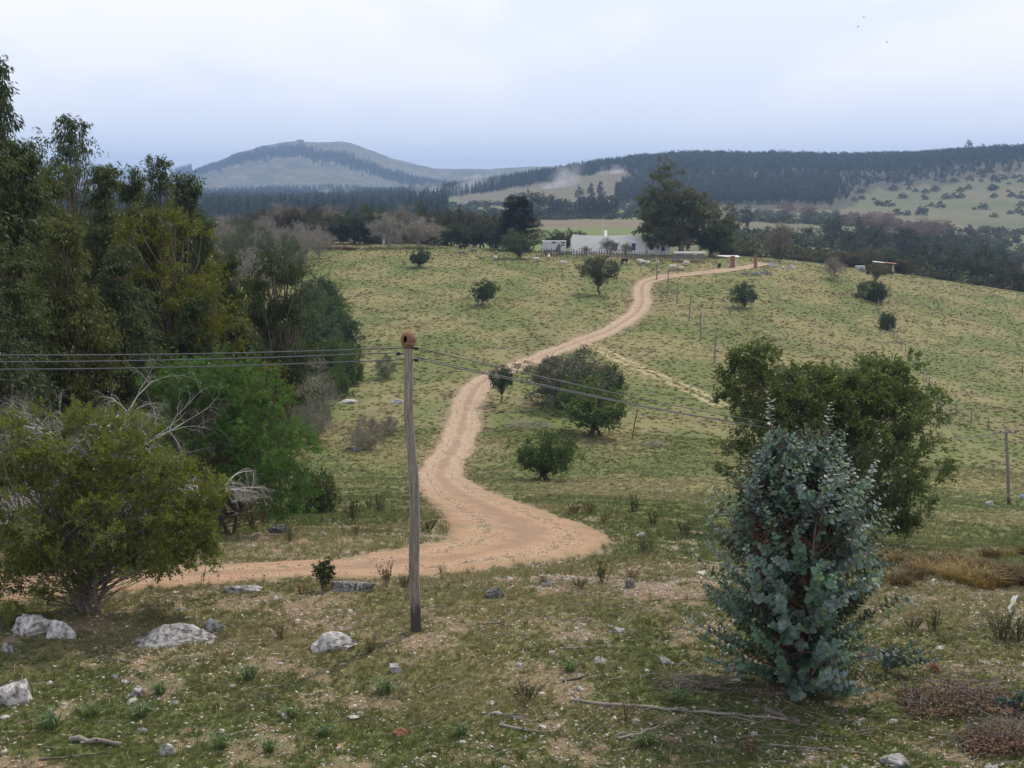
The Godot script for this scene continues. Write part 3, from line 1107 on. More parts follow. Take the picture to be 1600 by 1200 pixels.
func build_far_woods() -> void:
	rng.seed = 200
	far_pine = far_tree(201, true, 130)
	far_gum = far_tree(202, false, 170)
	rng.seed = 203
	var bg := Geo.new()
	for k in 110:
		var p := rand_dir()
		p.y = absf(p.y)
		p *= Vector3(.5, .9, .5) * pow(rng.randf(), .35)
		var d := (rand_dir() + p).normalized()
		bg.leaf(p, d, d.cross(rand_dir()).normalized(), .24, .15, tone(Color(1, 1, 1), .3, .08))
	far_bush = bg.mesh()
	var mat := leafy("far foliage", Color.WHITE, .7, .35)
	var dark := Color(.035, .05, .026)
	var gum := Color(.048, .058, .034)
	rng.seed = 204
	# plantation over the long ridge
	var b1 := scatter(9500, func() -> Vector2:
		var px := rng.randf_range(984, 2050)
		var d := lerpf(wood_edge(px), 2590, sqrt(rng.randf()))
		return Vector2(px + rng.randf_range(-14, 6), d), 8, 17, .62, dark, .5)
	b1.append_array(scatter(900, func() -> Vector2:
		var px := rng.randf_range(965, 1300)
		return Vector2(px, rng.randf_range(1330, 1600)), 9, 18, .7, gum))
	stuff("plantation_wood", far_gum, mat, b1, "dark plantation wood covering the long ridge", "wood")
	# wood on the crest that climbs to the ridge, and the band below the round hill
	var b2 := scatter(2600, func() -> Vector2:
		var px := rng.randf_range(690, 985)
		return Vector2(px, lerpf(wood_edge(px), 2620, rng.randf())), 7, 18, .5, dark, .45)
	stuff("crest_wood", far_pine, mat, b2, "narrow conifer wood along the crest above the brown field", "wood")
	var b3 := scatter(9000, func() -> Vector2:
		var px := rng.randf_range(100, 700)
		return Vector2(px, sqrt(lerpf(900.0 * 900.0, 3350.0 * 3350.0, rng.randf()))), 7, 19, .5, dark, .5)
	stuff("band_wood", far_pine, mat, b3, "blue conifer wood in a band below the round hill", "wood")
	var b4 := scatter(2600, func() -> Vector2:
		var px := rng.randf_range(290, 730)
		var d := lerpf(4700, 4950, rng.randf()) if px < 480 else lerpf(4700, 3900, clampf((px - 480) / 220, 0, 1)) + rng.randf_range(-130, 130)
		return Vector2(px, d + rng.randfn(0, 90)), 10, 20, .8, Color(.048, .06, .038), .4)
	b4.append_array(scatter(120, func() -> Vector2: return Vector2(rng.randf_range(272, 302), rng.randf_range(5900, 6000)), 20, 44, .4, dark))
	stuff("slope_wood", far_pine, mat, b4, "thin dark wood crossing the flank of the round hill", "wood")
	# scrub of the valley
	var b5 := scatter(3000, func() -> Vector2:
		var px := rng.randf_range(1140, 1900)
		var d := rng.randf_range(345, 1000)
		if px < 1340: d = rng.randf_range(350, 430) if rng.randf() < .3 else rng.randf_range(560, 660) if rng.randf() < .5 else rng.randf_range(900, 1150)
		return Vector2(px, d), 1.5, 5.0, 1.3, Color(.09, .096, .055), .45)
	b5.append_array(scatter(150, func() -> Vector2: return Vector2(rng.randf_range(1330, 1750), rng.randf_range(1150, 2000)), 3, 7, 1.4, Color(.05, .06, .03)))
	b5.append_array(scatter(500, func() -> Vector2: return Vector2(rng.randf_range(640, 1020), rng.randf_range(900, 1450)), 2, 6, 1.5, Color(.06, .07, .035)))
	b5.append_array(scatter(700, func() -> Vector2: return Vector2(rng.randf_range(-200, 700), rng.randf_range(360, 900)), 2, 6, 1.5, Color(.075, .07, .045)))
	stuff("valley_scrub", far_bush, mat, b5, "low grey green scrub filling the valley floor", "scrub")
	# single far trees: each a thing of its own
	var wood := plain("far bark", Color(.16, .13, .10), .9)
	var mid_gum := make_tree(211, [[Vector3(0, 6.4, 0), Vector3(2.6, 3.6, 2.6)], [Vector3(.8, 4.0, .5), Vector3(2.4, 2.4, 2.4)]], {"trunk_r": .22, "top": 9.0, "fork": 2.0, "clumps": 46, "clump_r": 1.0, "twigs": 9, "leaves": 5, "ll": .55, "lw": .2, "droop": .3, "shell": .5})
	var mid_round := make_tree(212, [[Vector3(0, 4.2, 0), Vector3(3.6, 3.2, 3.6)]], {"trunk_r": .22, "top": 5.5, "fork": 1.2, "clumps": 46, "clump_r": 1.0, "twigs": 9, "leaves": 5, "ll": .5, "lw": .22, "droop": .2, "shell": .4, "dome": true})
	var mid_pine := make_tree(213, [[Vector3(0, 3.0, 0), Vector3(2.0, 2.8, 2.0)], [Vector3(0, 6.0, 0), Vector3(1.35, 2.8, 1.35)], [Vector3(0, 8.6, 0), Vector3(.6, 1.6, .6)]], {"trunk_r": .2, "top": 9.6, "fork": .8, "clumps": 52, "clump_r": .8, "twigs": 9, "leaves": 5, "ll": .5, "lw": .2, "droop": .45, "shell": .45})
	var bare := make_tree(214, [[Vector3(0, 4.4, 0), Vector3(3.4, 3.0, 3.4)]], {"trunk_r": .2, "top": 5.0, "fork": 1.2, "clumps": 50, "clump_r": 1.1, "twigs": 10, "leaves": 5, "ll": .7, "lw": .05, "droop": -.1, "shell": .45, "dome": true, "twig_r": .02})
	protos.merge({"mid_gum": mid_gum, "mid_round": mid_round, "mid_pine": mid_pine, "mid_bare": bare})
	var deep := leafy("valley leaf", Color(.066, .076, .042), .6, .4)
	var deeper := leafy("hedge leaf", Color(.042, .056, .032), .6, .3)
	var brown := plain("bare twigs brown", Color(.20, .135, .11), .9)
	var grey := plain("bare twigs grey", Color(.28, .255, .215), .9)
	rng.seed = 220
	for k in 15:      # dark hedgerow in the fields behind the farm
		var px := 862 + k * 7.2
		var p := at(px, 980 + rng.randf_range(-12, 12))
		var h := up_to(p, rng.randf_range(306, 317)) / 10.2
		plant_tree("hedgerow_tree", "dark conifer in the straight hedgerow across the far fields", "tree", "hedgerow conifers", mid_pine, wood, deeper, p, Vector3(h * .95, h, h * .95), rng.randf() * TAU)
	for q in [[833, 1010, 296, 1.75, "mid_round", "broad dome shaped tree at the end of the far hedgerow"], [1140, 720, 318, .95, "mid_gum", "tall loose gum beside the green strip below the ridge"], [1168, 735, 322, .95, "mid_gum", "spreading gum next to the tall one below the ridge"], [905, 1240, 292, .8, "mid_gum", "slim tree above the dark hedgerow"], [923, 1250, 286, .9, "mid_pine", "pointed conifer above the dark hedgerow"], [938, 1260, 283, .8, "mid_pine", "taller pointed conifer near the pale far house"], [970, 1300, 284, .9, "mid_gum", "ragged tree on the other side of the pale far house"], [948, 985, 300, 1.2, "mid_round", "brown topped tree standing over the hedgerow conifers"],
		[1228, 640, 352, 1.2, "mid_round", "broad dark tree on the green strip behind the gate"], [1262, 650, 352, 1.25, "mid_round", "second broad dark tree on the green strip behind the gate"], [1200, 700, 352, .9, "mid_round", "small round tree beside the broad dark pair"]]:
		var p := at(q[0], q[1])
		var h: float = up_to(p, q[2]) / (10.0 if q[4] != "mid_round" else 7.6)
		plant_tree("field_tree", q[5], "tree", "", protos[q[4]], wood, deep, p, Vector3(h * q[3], h, h * q[3]), rng.randf() * TAU)
	for q in [[1345, 800, 332, 2.1], [1375, 820, 330, 1.9], [1420, 760, 343, 1.9], [1460, 770, 342, 1.8], [1262, 1000, 320, 1.5], [1225, 1010, 316, 1.4]]:
		var p := at(q[0], q[1])
		var h: float = up_to(p, q[2]) / 7.6
		plant_tree("leafless_tree", "pinkish brown leafless tree in the clump on the valley floor", "tree", "leafless trees on the valley floor", bare, brown, brown, p, Vector3(h * q[3], h, h * q[3]), rng.randf() * TAU)
	# wood on the valley floor to the side of the pasture
	for k in 78:
		var u := rng.randf()
		var px := lerpf(1290, 1660, u)
		var d := lerpf(430, 760, pow(rng.randf(), .8)) - u * 40
		var p := at(px, d)
		var kind: String = ["mid_pine", "mid_gum", "mid_gum", "mid_round"][rng.randi() % 4]
		var h := rng.randf_range(.75, 1.25) * (1.0 if d > 520 else .85)
		plant_tree("valley_tree", {"mid_pine": "narrow dark tree in the wood on the valley floor", "mid_gum": "open crowned tree in the wood on the valley floor", "mid_round": "round crowned tree in the wood on the valley floor"}[kind], "tree", "valley wood " + kind.substr(4), protos[kind], wood, deep if rng.randf() < .6 else deeper, p, Vector3(h, h, h), rng.randf() * TAU)
	for k in 22:      # bigger bushes just behind the brow of the pasture
		var px := lerpf(1395, 1640, k / 21.0) + rng.randf_range(-6, 6)
		var p := at(px, rng.randf_range(335, 390))
		var top := lerpf(398, 405, rng.randf()) if px < 1540 else rng.randf_range(408, 440)
		var h := clampf(up_to(p, top) / 7.6, .5, 1.6)
		if k in [18, 19]:
			plant_tree("leafless_tree", "pale grey leafless tree behind the brow of the pasture", "tree", "leafless trees behind the brow", bare, grey, grey, p, Vector3(h, h, h), rng.randf() * TAU)
		else:
			plant_tree("brow_tree", "bushy olive green tree just behind the brow of the pasture", "tree", "trees behind the brow", mid_round if k % 3 else mid_gum, wood, leafy("brow leaf", Color(.068, .075, .04), .6, .4), p, Vector3(h * .85, h, h * .85), rng.randf() * TAU)
	for k in 16:      # shrubs on the far meadow
		var q: Array = [[1490, 285], [1515, 281], [1553, 280], [1568, 281], [1585, 279], [1598, 283], [1500, 300], [1550, 296], [1553, 308], [1580, 308], [1593, 310], [1430, 300], [1445, 302], [1460, 299], [1395, 297], [1420, 290]][k]
		var p := pin(q[0], q[1])
		var o := solo("meadow_shrub", far_bush, leafy("meadow shrub leaf", Color(.045, .055, .03), .7, .3), "small dark shrub dotting the pale meadow below the ridge", "shrub", p, "shrubs on the far meadow")
		var h := rng.randf_range(4, 6.5)
		o.scale = Vector3(h * 1.7, h, h * 1.7)
	for q in [[1508, 219, 15.0, "tall tuft topped tree standing alone on the bare ridge"], [1530, 225, 10.0, "shorter tree beside the tall one on the bare ridge"]]:
		var p := at(q[0], 2480)
		var h := up_to(p, q[1]) 
		plant_tree("ridge_tree", q[3], "tree", "", mid_gum, wood, deep, p, Vector3(h / 11, h / 10, h / 11), 1.0)
	# ruin or hut on the round hill
	var hp := at(472, 5990)
	var hut := thing("hilltop_hut", "small square stone hut on top of the round hill", "hut", Vector3(hp.x, hp.y - 1.5, hp.z))
	var g := Geo.new()
	g.box(Vector3(0, 5, 0), Vector3(28, 12, 16), Color.WHITE, Basis.IDENTITY, .4)
	part("wall", g.mesh(), plain("hut stone", Color(.16, .13, .13), .9), hut)
	g = Geo.new()
	g.box(Vector3(0, 11.7, 0), Vector3(31, 1.4, 18), Color.WHITE, Basis.IDENTITY, .2)
	part("roof", g.mesh(), plain("hut stone", Color(.16, .13, .13), .9), hut)
	var fh := at(947, 1290)
	var h2 := thing("far_house", "tiny pale house among trees below the ridge", "house", fh)
	g = Geo.new()
	g.box(Vector3(0, 2.2, 0), Vector3(11, 4.4, 7))
	part("wall", g.mesh(), plain("whitewash", Color(.82, .82, .82), .8), h2)
	g = Geo.new()
	for s in [-1.0, 1.0]:
		g.box(Vector3(0, 5.0, s * 1.9), Vector3(12, .25, 4.4), Color.WHITE, Basis(Vector3.RIGHT, s * .42))
	part("roof", g.mesh(), plain("pale roof", Color(.6, .55, .5), .7), h2)
var protos := {}

# ------------------------------------------------ the farm on the rise
func building(called: String, label: String, p: Vector3, turn := 0.0) -> Node3D:
	var t := thing(called, label, called.get_slice("_", called.get_slice_count("_") - 1), p)
	t.rotation.y = turn
	return t

func add_box(parent: Node, called: String, o: Vector3, s: Vector3, mat: Material, bev := 0.0, turn := Basis.IDENTITY) -> MeshInstance3D:
	var g := Geo.new()
	g.box(Vector3.ZERO, s, Color.WHITE, turn, bev)
	return part(called, g.mesh(), mat, parent, o)

func build_farm() -> void:
	var white := plain("whitewash", Color(.82, .82, .82), .8)
	var blue := plain("blue paint", Color(.03, .06, .30), .5)
	var zinc := plain("zinc sheet", Color(.5, .51, .53), .45)
	var planks := plain("weathered planks", Color(.20, .185, .17), .9, grain(51, .05, .6, 1.2), .8)
	var brick := plain("red brick", Color(.30, .13, .08), .9, grain(52, .08, .6, 1.2), 1.2)
	# long white house; the wall swings forward in a curve at one end
	var p := at(966, 290)
	p.y = at(966, 282).y - .1
	var m := 290.0 / F
	var house := building("farm_house", "long low whitewashed house with blue doors and flat parapet", p)
	var g := Geo.new()
	var plan := []
	for k in 9:
		var t := k / 8.0
		plan.append([lerpf(894, 935, t), 3.4 * pow(1 - t, 1.6), lerpf(366.2, 368.6, sin(t * PI * .5))])
	for q in [[960, 0, 368.6], [985, 0, 367.2], [1010, 0, 367.5], [1046, 0, 368]]: plan.append(q)
	for k in plan.size() - 1:
		var a: Array = plan[k]
		var b: Array = plan[k + 1]
		var pa := Vector3((a[0] - 966) * m, 0, a[1])
		var pb := Vector3((b[0] - 966) * m, 0, b[1])
		var ha := up_to(p + pa, a[2])
		var hb := up_to(p + pb, b[2])
		var th := Vector3(0, 0, -.35)
		var low := Vector3(0, -.5, 0)
		g.quad(pa + low, pa + Vector3(0, ha, 0), pb + Vector3(0, hb, 0), pb + low, Color.WHITE)
		g.quad(pa + Vector3(0, ha, 0), pa + th + Vector3(0, ha, 0), pb + th + Vector3(0, hb, 0), pb + Vector3(0, hb, 0), Color.WHITE)
		g.quad(pb + th + low, pb + th + Vector3(0, hb, 0), pa + th + Vector3(0, ha, 0), pa + th + low, Color.WHITE)
	var x0 := (894 - 966) * m
	var x1 := (1046 - 966) * m
	g.quad(Vector3(x0, -.5, -7), Vector3(x0, 3, -7), Vector3(x0, up_to(p, 366), 3.4), Vector3(x0, -.5, 3.4), Color.WHITE)
	g.quad(Vector3(x1, -.5, 0), Vector3(x1, 3.3, 0), Vector3(x1, 3, -7), Vector3(x1, -.5, -7), Color.WHITE)
	g.quad(Vector3(x1, -.5, -7), Vector3(x1, 3, -7), Vector3(x0, 3, -7), Vector3(x0, -.5, -7), Color.WHITE)
	part("wall", g.mesh(), white, house)
	add_box(house, "roof", Vector3((x0 + x1) * .5, 2.75, -3.6), Vector3(x1 - x0 - .8, .18, 6.6), zinc)
	for q in [[961, 7.6, 379.5, 391, "door"], [990, 6.0, 380, 391, "door"], [1018, 6.2, 380.5, 390, "window"], [1036, 5.2, 386, 392, "door"]]:
		var y0 := up_to(p, q[3])
		var y1 := up_to(p, q[2])
		var d := add_box(house, q[4], Vector3((q[0] - 966) * m, (y0 + y1) * .5, .06), Vector3(q[1] * m, y1 - y0, .1), blue, .01)
		add_box(d, "frame", Vector3(0, (y1 - y0) * .5 + .06, 0), Vector3(q[1] * m + .16, .1, .14), white)
		add_box(d, "panel", Vector3(-q[1] * m * .22, 0, .06), Vector3(q[1] * m * .36, (y1 - y0) * .84, .04), blue, .01)
		add_box(d, "panel", Vector3(q[1] * m * .22, 0, .06), Vector3(q[1] * m * .36, (y1 - y0) * .84, .04), blue, .01)
	var ch := add_box(house, "chimney", Vector3((947.5 - 966) * m, up_to(p, 365), -1.6), Vector3(.55, 1.1, .55), white, .03)
	add_box(ch, "cap", Vector3(0, .58, 0), Vector3(.7, .08, .7), white)
	g = Geo.new()
	g.tube([Vector3((943 - 966) * m, 2.6, -3), Vector3((943 - 966) * m, up_to(p, 341), -3)], [.04, .03], 6, Color.WHITE)
	part("mast", g.mesh(), zinc, house)
	# stock lorry body standing in the yard
	var lp := at(866, 284)
	var lorry := thing("stock_trailer", "grey white livestock trailer with slatted sides in the yard", "trailer", lp)
	m = 284.0 / F
	var dull := plain("dull white paint", Color(.52, .52, .55), .6)
	add_box(lorry, "floor", Vector3(0, .72, 0), Vector3(4.7, .12, 2.2), dull)
	add_box(lorry, "roof", Vector3(0, 2.76, 0), Vector3(4.76, .07, 2.26), dull, .01)
	add_box(lorry, "back_panel", Vector3(0, 1.75, -1.07), Vector3(4.7, 1.96, .06), dull)
	for x in [-2.32, 2.32]: add_box(lorry, "end_panel", Vector3(x, 1.75, 0), Vector3(.06, 1.95, 2.06), dull)
	add_box(lorry, "side_panel", Vector3(0, 1.12, 1.07), Vector3(4.58, .68, .06), dull)
	for q in [[0, 2.68, 4.58, .1], [-1.4, 2.49, 1.7, .26], [.82, 2.49, 1.0, .26], [2.2, 2.49, .2, .26], [0, 2.23, 4.58, .24], [-.45, 1.98, 3.6, .24], [2.2, 1.98, .2, .24], [0, 1.66, 4.58, .38]]:
		add_box(lorry, "slat", Vector3(q[0], q[1], 1.07), Vector3(q[2], q[3] - .02, .06), dull)
	add_box(lorry, "stripe", Vector3(-.6, .86, 1.12), Vector3(3.2, .32, .06), plain("faded blue", Color(.10, .13, .30), .6))
	for k in [-1.5, 1.4]:
		for z in [-.95, .95]:
			var wg := Geo.new()
			wg.tube([Vector3(0, 0, -.12), Vector3(0, 0, .12)], [.42, .42], 18, Color.WHITE)
			var wh := part("wheel", wg.mesh(), plain("tyre rubber", Color(.025, .025, .025), .8), lorry, Vector3(k, .42, z))
			wg = Geo.new()
			wg.tube([Vector3(0, 0, .1), Vector3(0, 0, .14)], [.2, .2], 12, Color.WHITE)
			part("rim", wg.mesh(), zinc, wh)
	# small open shed under the trees, with a white sheet leaning on a post
	var sp := pin(590, 381.5)
	var shed := building("timber_shed", "dark open fronted shed under the trees with one white post", sp + Vector3(0, 0, -2.4))
	add_box(shed, "wall", Vector3(-.6, 1.05, -2), Vector3(5.4, 2.3, .12), planks)
	add_box(shed, "wall", Vector3(-3.3, 1.05, -1), Vector3(.12, 2.3, 2.1), planks)
	add_box(shed, "wall", Vector3(3.6, .8, -.6), Vector3(3.0, 1.6, .12), planks)
	add_box(shed, "roof", Vector3(-.4, 2.3, -.9), Vector3(6.4, .1, 3.0), plain("dull zinc", Color(.22, .22, .23), .6), 0, Basis(Vector3.RIGHT, .08))
	for x in [-3.2, -.6]: add_box(shed, "post", Vector3(x, 1.1, .4), Vector3(.14, 2.4, .14), planks)
	add_box(shed, "post", Vector3(1.15, 1.0, .45), Vector3(.55, 2.2, .12), white)
	solo("white_crate", box_mesh(Vector3(.9, .95, .7), .03), white, "white crate standing in the grass by the shed", "crate", pin(548, 380) + Vector3(0, .45, 0))
	solo("white_drum", lathe_mesh([[0, 0], [.42, .02], [.45, .3], [.45, .9], [.4, 1.0], [0, 1.02]]), white, "white plastic drum under the grey leafless trees", "drum", pin(688, 382.5))
	solo("white_tank", box_mesh(Vector3(1.5, 1.15, 1.0), .08), plain("dull white paint", Color(.52, .52, .55), .6), "pale boxy tank beside the white drum", "tank", pin(700, 382) + Vector3(0, .5, -.5))
	# brush and rust coloured timber heap at the field's edge
	var heap := thing("timber_heap", "heap of reddish brown boards and branches at the field's edge", "timber", pin(527, 390))
	rng.seed = 301
	for k in 34:
		var gg := Geo.new()
		var a := Vector3(rng.randf_range(-4.2, 3.4), rng.randf_range(.05, .55), rng.randf_range(-1, 1))
		var dir := Vector3(1, rng.randf_range(-.12, .08), rng.randf_range(-.5, .5)).normalized()
		gg.tube([a - dir * 1.1, a + dir * .1, a + dir * rng.randf_range(.8, 1.6)], [.07, .08, .05], 6, tone(Color(1, 1, 1) if k % 7 else Color(3.2, 3.4, 3.6), .3))
		part("board", gg.mesh(), plain("rusty wood", Color(.105, .05, .036), .9), heap)
	# low shed with a pale roof behind the gate
	var bp := at(1140, 292)
	var low := building("low_shed", "low shed with pale sheet roof behind the brick gate pillars", bp)
	var lt := up_to(bp, 401.5)
	add_box(low, "wall", Vector3(0, lt - 1.0, 0), Vector3(3.9, 2.0, 2.0), plain("shed wall", Color(.16, .16, .17), .8))
	add_box(low, "roof", Vector3(-.1, lt + .1, .15), Vector3(4.2, .09, 2.5), plain("bright zinc", Color(.66, .68, .72), .4), 0, Basis(Vector3.RIGHT, .1))
	add_box(low, "post", Vector3(1.9, lt - .95, 1.2), Vector3(.12, 2.0, .12), white)
	# two brick gate pillars, each of courses
	for q in [[1145, 418, 400.5, "stout brick gate pillar next to the pale shed"], [1180, 418.5, 399, "slender brick gate pillar next to the stone heaps"]]:
		var gp := pin(q[0], q[1])
		var hh := up_to(gp, q[2])
		var pil := thing("gate_pillar", q[3], "pillar", gp)
		var nn := int(hh / .13)
		var wd := .62 if q[0] == 1145 else .5
		for k in nn:
			add_box(pil, "brick", Vector3(rng.randf_range(-.01, .01), k * .13 + .06, 0), Vector3(wd * rng.randf_range(.95, 1.03), .115, wd), brick, .01)
		add_box(pil, "mortar_core", Vector3(0, hh * .5 - .05, 0), Vector3(wd * .9, hh - .05, wd * .9), plain("mortar", Color(.33, .27, .22), .9))
		add_box(pil, "cap", Vector3(0, hh + .02, 0), Vector3(wd * 1.15, .12, wd * 1.15), brick, .02)
	solo("white_board", box_mesh(Vector3(.32, 1.35, .06), .01), plain("dull white paint", Color(.52, .52, .55), .6), "pale upright board beside the stout gate pillar", "board", pin(1150, 417.5) + Vector3(0, .62, -.1))
	# shed with rusty roof at the field corner
	var rp := at(1384, 300)
	rp.y = ground(rp.x, rp.z)
	var rs := building("rusty_shed", "small open shed with grey and rust roof at the brow", rp, -.2)
	var ry := up_to(rp, 411)
	for q in [[-1.9, 0], [1.9, 0], [-1.9, -2], [1.9, -2]]: add_box(rs, "post", Vector3(q[0], ry * .5 - .2, q[1]), Vector3(.16, ry + .3, .16), planks)
	add_box(rs, "wall", Vector3(0, ry * .5 - .2, -2.1), Vector3(3.9, ry, .1), planks)
	for x in [-1.95, 1.95]: add_box(rs, "wall", Vector3(x, ry * .5 - .2, -1.2), Vector3(.08, ry, 1.7), planks)
	add_box(rs, "wall", Vector3(1.75, ry * .5, .05), Vector3(.5, ry * .7, .08), plain("yellow board", Color(.42, .36, .2), .8))
	add_box(rs, "roof", Vector3(-1.1, ry + .15, -.9), Vector3(2.6, .08, 3.2), zinc, 0, Basis(Vector3.BACK, -.1))
	add_box(rs, "roof", Vector3(1.3, ry - .05, -.9), Vector3(2.4, .08, 3.2), plain("rust sheet", Color(.26, .12, .08), .8), 0, Basis(Vector3.BACK, -.1))
	solo("grey_tank", box_mesh(Vector3(1.9, .9, 1.2), .1), plain("grey tank", Color(.33, .35, .38), .7), "grey tank beside the rusty shed", "tank", at(1346, 296) + Vector3(0, .5, 0))

func box_mesh(s: Vector3, bev := 0.0) -> ArrayMesh:
	var g := Geo.new()
	g.box(Vector3.ZERO, s, Color.WHITE, Basis.IDENTITY, bev)
	return g.mesh()

func lathe_mesh(prof: Array, sides := 20) -> ArrayMesh:
	var g := Geo.new()
	for k in prof.size() - 1:
		for s in sides:
			var a := TAU * s / sides
			var b := TAU * (s + 1) / sides
			var p := prof[k] as Array
			var q := prof[k + 1] as Array
			var p0 := Vector3(p[0] * cos(a), p[1], p[0] * sin(a))
			var p1 := Vector3(p[0] * cos(b), p[1], p[0] * sin(b))
			var q0 := Vector3(q[0] * cos(a), q[1], q[0] * sin(a))
			var q1 := Vector3(q[0] * cos(b), q[1], q[0] * sin(b))
			if p[0] > 0: g.tri(p0, p1, q1, Color.WHITE)
			if q[0] > 0: g.tri(p0, q1, q0, Color.WHITE)
	return g.mesh()

# ------------------------------------------------ trees of the fields and the tree line
func stand(called: String, label: String, category: String, group: String, proto: String, wood: Material, leaf: Material, px: float, py: float, w: float, h: float, yaw := -1.0) -> Node3D:
	# foot at photo pixel (px, py), crown w wide and h high in photo pixels
	var p := pin(px, py)
	return stand_at(called, label, category, group, proto, wood, leaf, p, w, h, yaw)

func stand_at(called: String, label: String, category: String, group: String, proto: String, wood: Material, leaf: Material, p: Vector3, w: float, h: float, yaw := -1.0) -> Node3D:
	var s := ppm(-p.z)
	var size: Vector2 = sizes[proto]
	return plant_tree(called, label, category, group, protos[proto], wood, leaf, p, Vector3(w / s / size.x, h / s / size.y, w / s / size.x), yaw if yaw >= 0 else rng.randf() * TAU)

var sizes := {}

func proto(called: String, s: int, env: Array, o: Dictionary, w: float, h: float) -> void:
	protos[called] = make_tree(s, env, o)
	sizes[called] = Vector2(w, h)

func build_field_trees() -> void:
	proto("dome", 401, [[Vector3(0, 2.7, 0), Vector3(2.7, 1.7, 2.7)], [Vector3(.9, 3.3, .3), Vector3(1.8, 1.3, 1.8)], [Vector3(-1.5, 2.3, -.4), Vector3(1.5, 1.1, 1.5)], [Vector3(1.6, 2.2, .2), Vector3(1.5, 1.0, 1.5)]], {"trunk_r": .24, "top": 2.6, "fork": .6, "clumps": 115, "clump_r": .68, "twigs": 12, "leaves": 9, "ll": .2, "lw": .1, "droop": .2, "shell": .4, "stems": 3, "splay": .5}, 6.4, 5.0)
	proto("dome_b", 402, [[Vector3(0, 2.4, 0), Vector3(2.3, 1.5, 2.3)], [Vector3(-.8, 3.0, .3), Vector3(1.5, 1.2, 1.5)], [Vector3(1.5, 2.1, -.2), Vector3(1.4, 1.0, 1.4)], [Vector3(-1.7, 1.9, 0), Vector3(1.1, .8, 1.1)]], {"trunk_r": .18, "top": 2.4, "fork": .5, "clumps": 100, "clump_r": .62, "twigs": 12, "leaves": 9, "ll": .19, "lw": .09, "droop": .2, "shell": .4, "stems": 2, "splay": .4}, 6.0, 4.6)
	proto("bush", 403, [[Vector3(0, 1.2, 0), Vector3(2.0, 1.5, 2.0)], [Vector3(.8, 1.2, .6), Vector3(1.5, 1.3, 1.4)]], {"trunk_r": .09, "top": 1.8, "fork": .2, "clumps": 110, "clump_r": .6, "twigs": 11, "leaves": 9, "ll": .17, "lw": .08, "droop": .05, "shell": .4, "stems": 4, "splay": 1.2}, 4.6, 3.1)
	proto("umbrella", 404, [[Vector3(-.2, 4.3, 0), Vector3(3.0, 1.5, 3.0)], [Vector3(-1.2, 3.9, 0), Vector3(2.0, 1.3, 2)], [Vector3(1.2, 3.9, .2), Vector3(2.0, 1.4, 2)]], {"trunk_r": .22, "top": 3.6, "fork": 1.9, "lean": Vector3(-.5, 0, 0), "clumps": 120, "clump_r": .66, "twigs": 12, "leaves": 8, "ll": .2, "lw": .09, "droop": .15, "shell": .4}, 6.6, 6.2)
	proto("twiggy", 405, [[Vector3(0, 3.2, 0), Vector3(2.9, 2.2, 2.9)], [Vector3(1.0, 2.8, 0), Vector3(2.2, 1.9, 2.2)]], {"trunk_r": .18, "top": 3.4, "fork": 1.0, "clumps": 90, "clump_r": .85, "twigs": 14, "leaves": 6, "ll": .42, "lw": .028, "droop": .0, "lift": .15, "shell": .4, "stems": 3, "splay": 1.4, "dome": true, "twig_r": .014, "limb_r": .02}, 6.4, 5.6)
	proto("twig_bush", 406, [[Vector3(0, 1.1, 0), Vector3(1.7, 1.3, 1.7)]], {"trunk_r": .06, "top": 1.3, "fork": .2, "clumps": 60, "clump_r": .6, "twigs": 14, "leaves": 7, "ll": .26, "lw": .03, "droop": -.1, "lift": .2, "shell": .4, "stems": 5, "splay": 1.2, "twig_r": .008, "limb_r": .014}, 4.2, 2.8)
	proto("olive", 407, [[Vector3(0, 2.6, 0), Vector3(3.0, 1.9, 2.6)], [Vector3(-1.4, 2.0, .3), Vector3(2.0, 1.5, 2)], [Vector3(1.6, 2.5, 0), Vector3(2.0, 1.6, 2)]], {"trunk_r": .22, "top": 2.6, "fork": .5, "clumps": 190, "clump_r": .75, "twigs": 12, "leaves": 10, "ll": .17, "lw": .06, "droop": .25, "shell": .4, "stems": 4, "splay": 1.0, "twig_r": .012, "twig_show": .6}, 7.4, 4.9)
	var bark := plain("dark bark", Color(.085, .065, .05), .95)
	var pale := plain("pale bark", Color(.23, .20, .17), .9)
	var grey := plain("bare twigs grey", Color(.28, .255, .215), .9)
	var greyer := plain("grey brown twigs", Color(.225, .198, .158), .9)
	var dk := leafy("dark evergreen leaf", Color(.056, .084, .034), .5, .4)
	var gr := leafy("mid green leaf", Color(.078, .118, .038), .5, .5)
	var ol := leafy("olive grey leaf", Color(.092, .122, .06), .6, .4)
	rng.seed = 410
	stand("pasture_tree", "small dark round tree alone in the pasture below the leafless trees", "tree", "", "dome", bark, dk, 655, 417.5, 41, 32)
	stand("pasture_tree", "small dark tree alone in the middle of the pasture", "tree", "", "dome_b", bark, dk, 756, 476, 52, 41)
	stand("pasture_tree", "olive grey round tree in front of the conifer", "tree", "", "dome", bark, ol, 811, 404, 54, 47)
	stand("pasture_tree", "umbrella shaped tree with bare leaning trunk beside the road", "tree", "", "umbrella", bark, leafy("umbrella leaf", Color(.075, .088, .042), .5, .4), 937, 460, 66, 63, 0.0)
	stand("pasture_tree", "dark wide tree on the slope below the gate pillars", "tree", "", "dome_b", bark, dk, 1160, 481, 56, 42)
	stand("pasture_tree", "green round tree with short trunk, lower one inside the road bend", "tree", "", "dome", bark, gr, 850, 751, 116, 88)
	stand("pasture_tree", "wide green tree with twisted forked trunk inside the road bend", "tree", "", "dome", bark, leafy("fresh green leaf", Color(.09, .135, .042), .5, .5), 928, 681, 140, 98, 2.0)
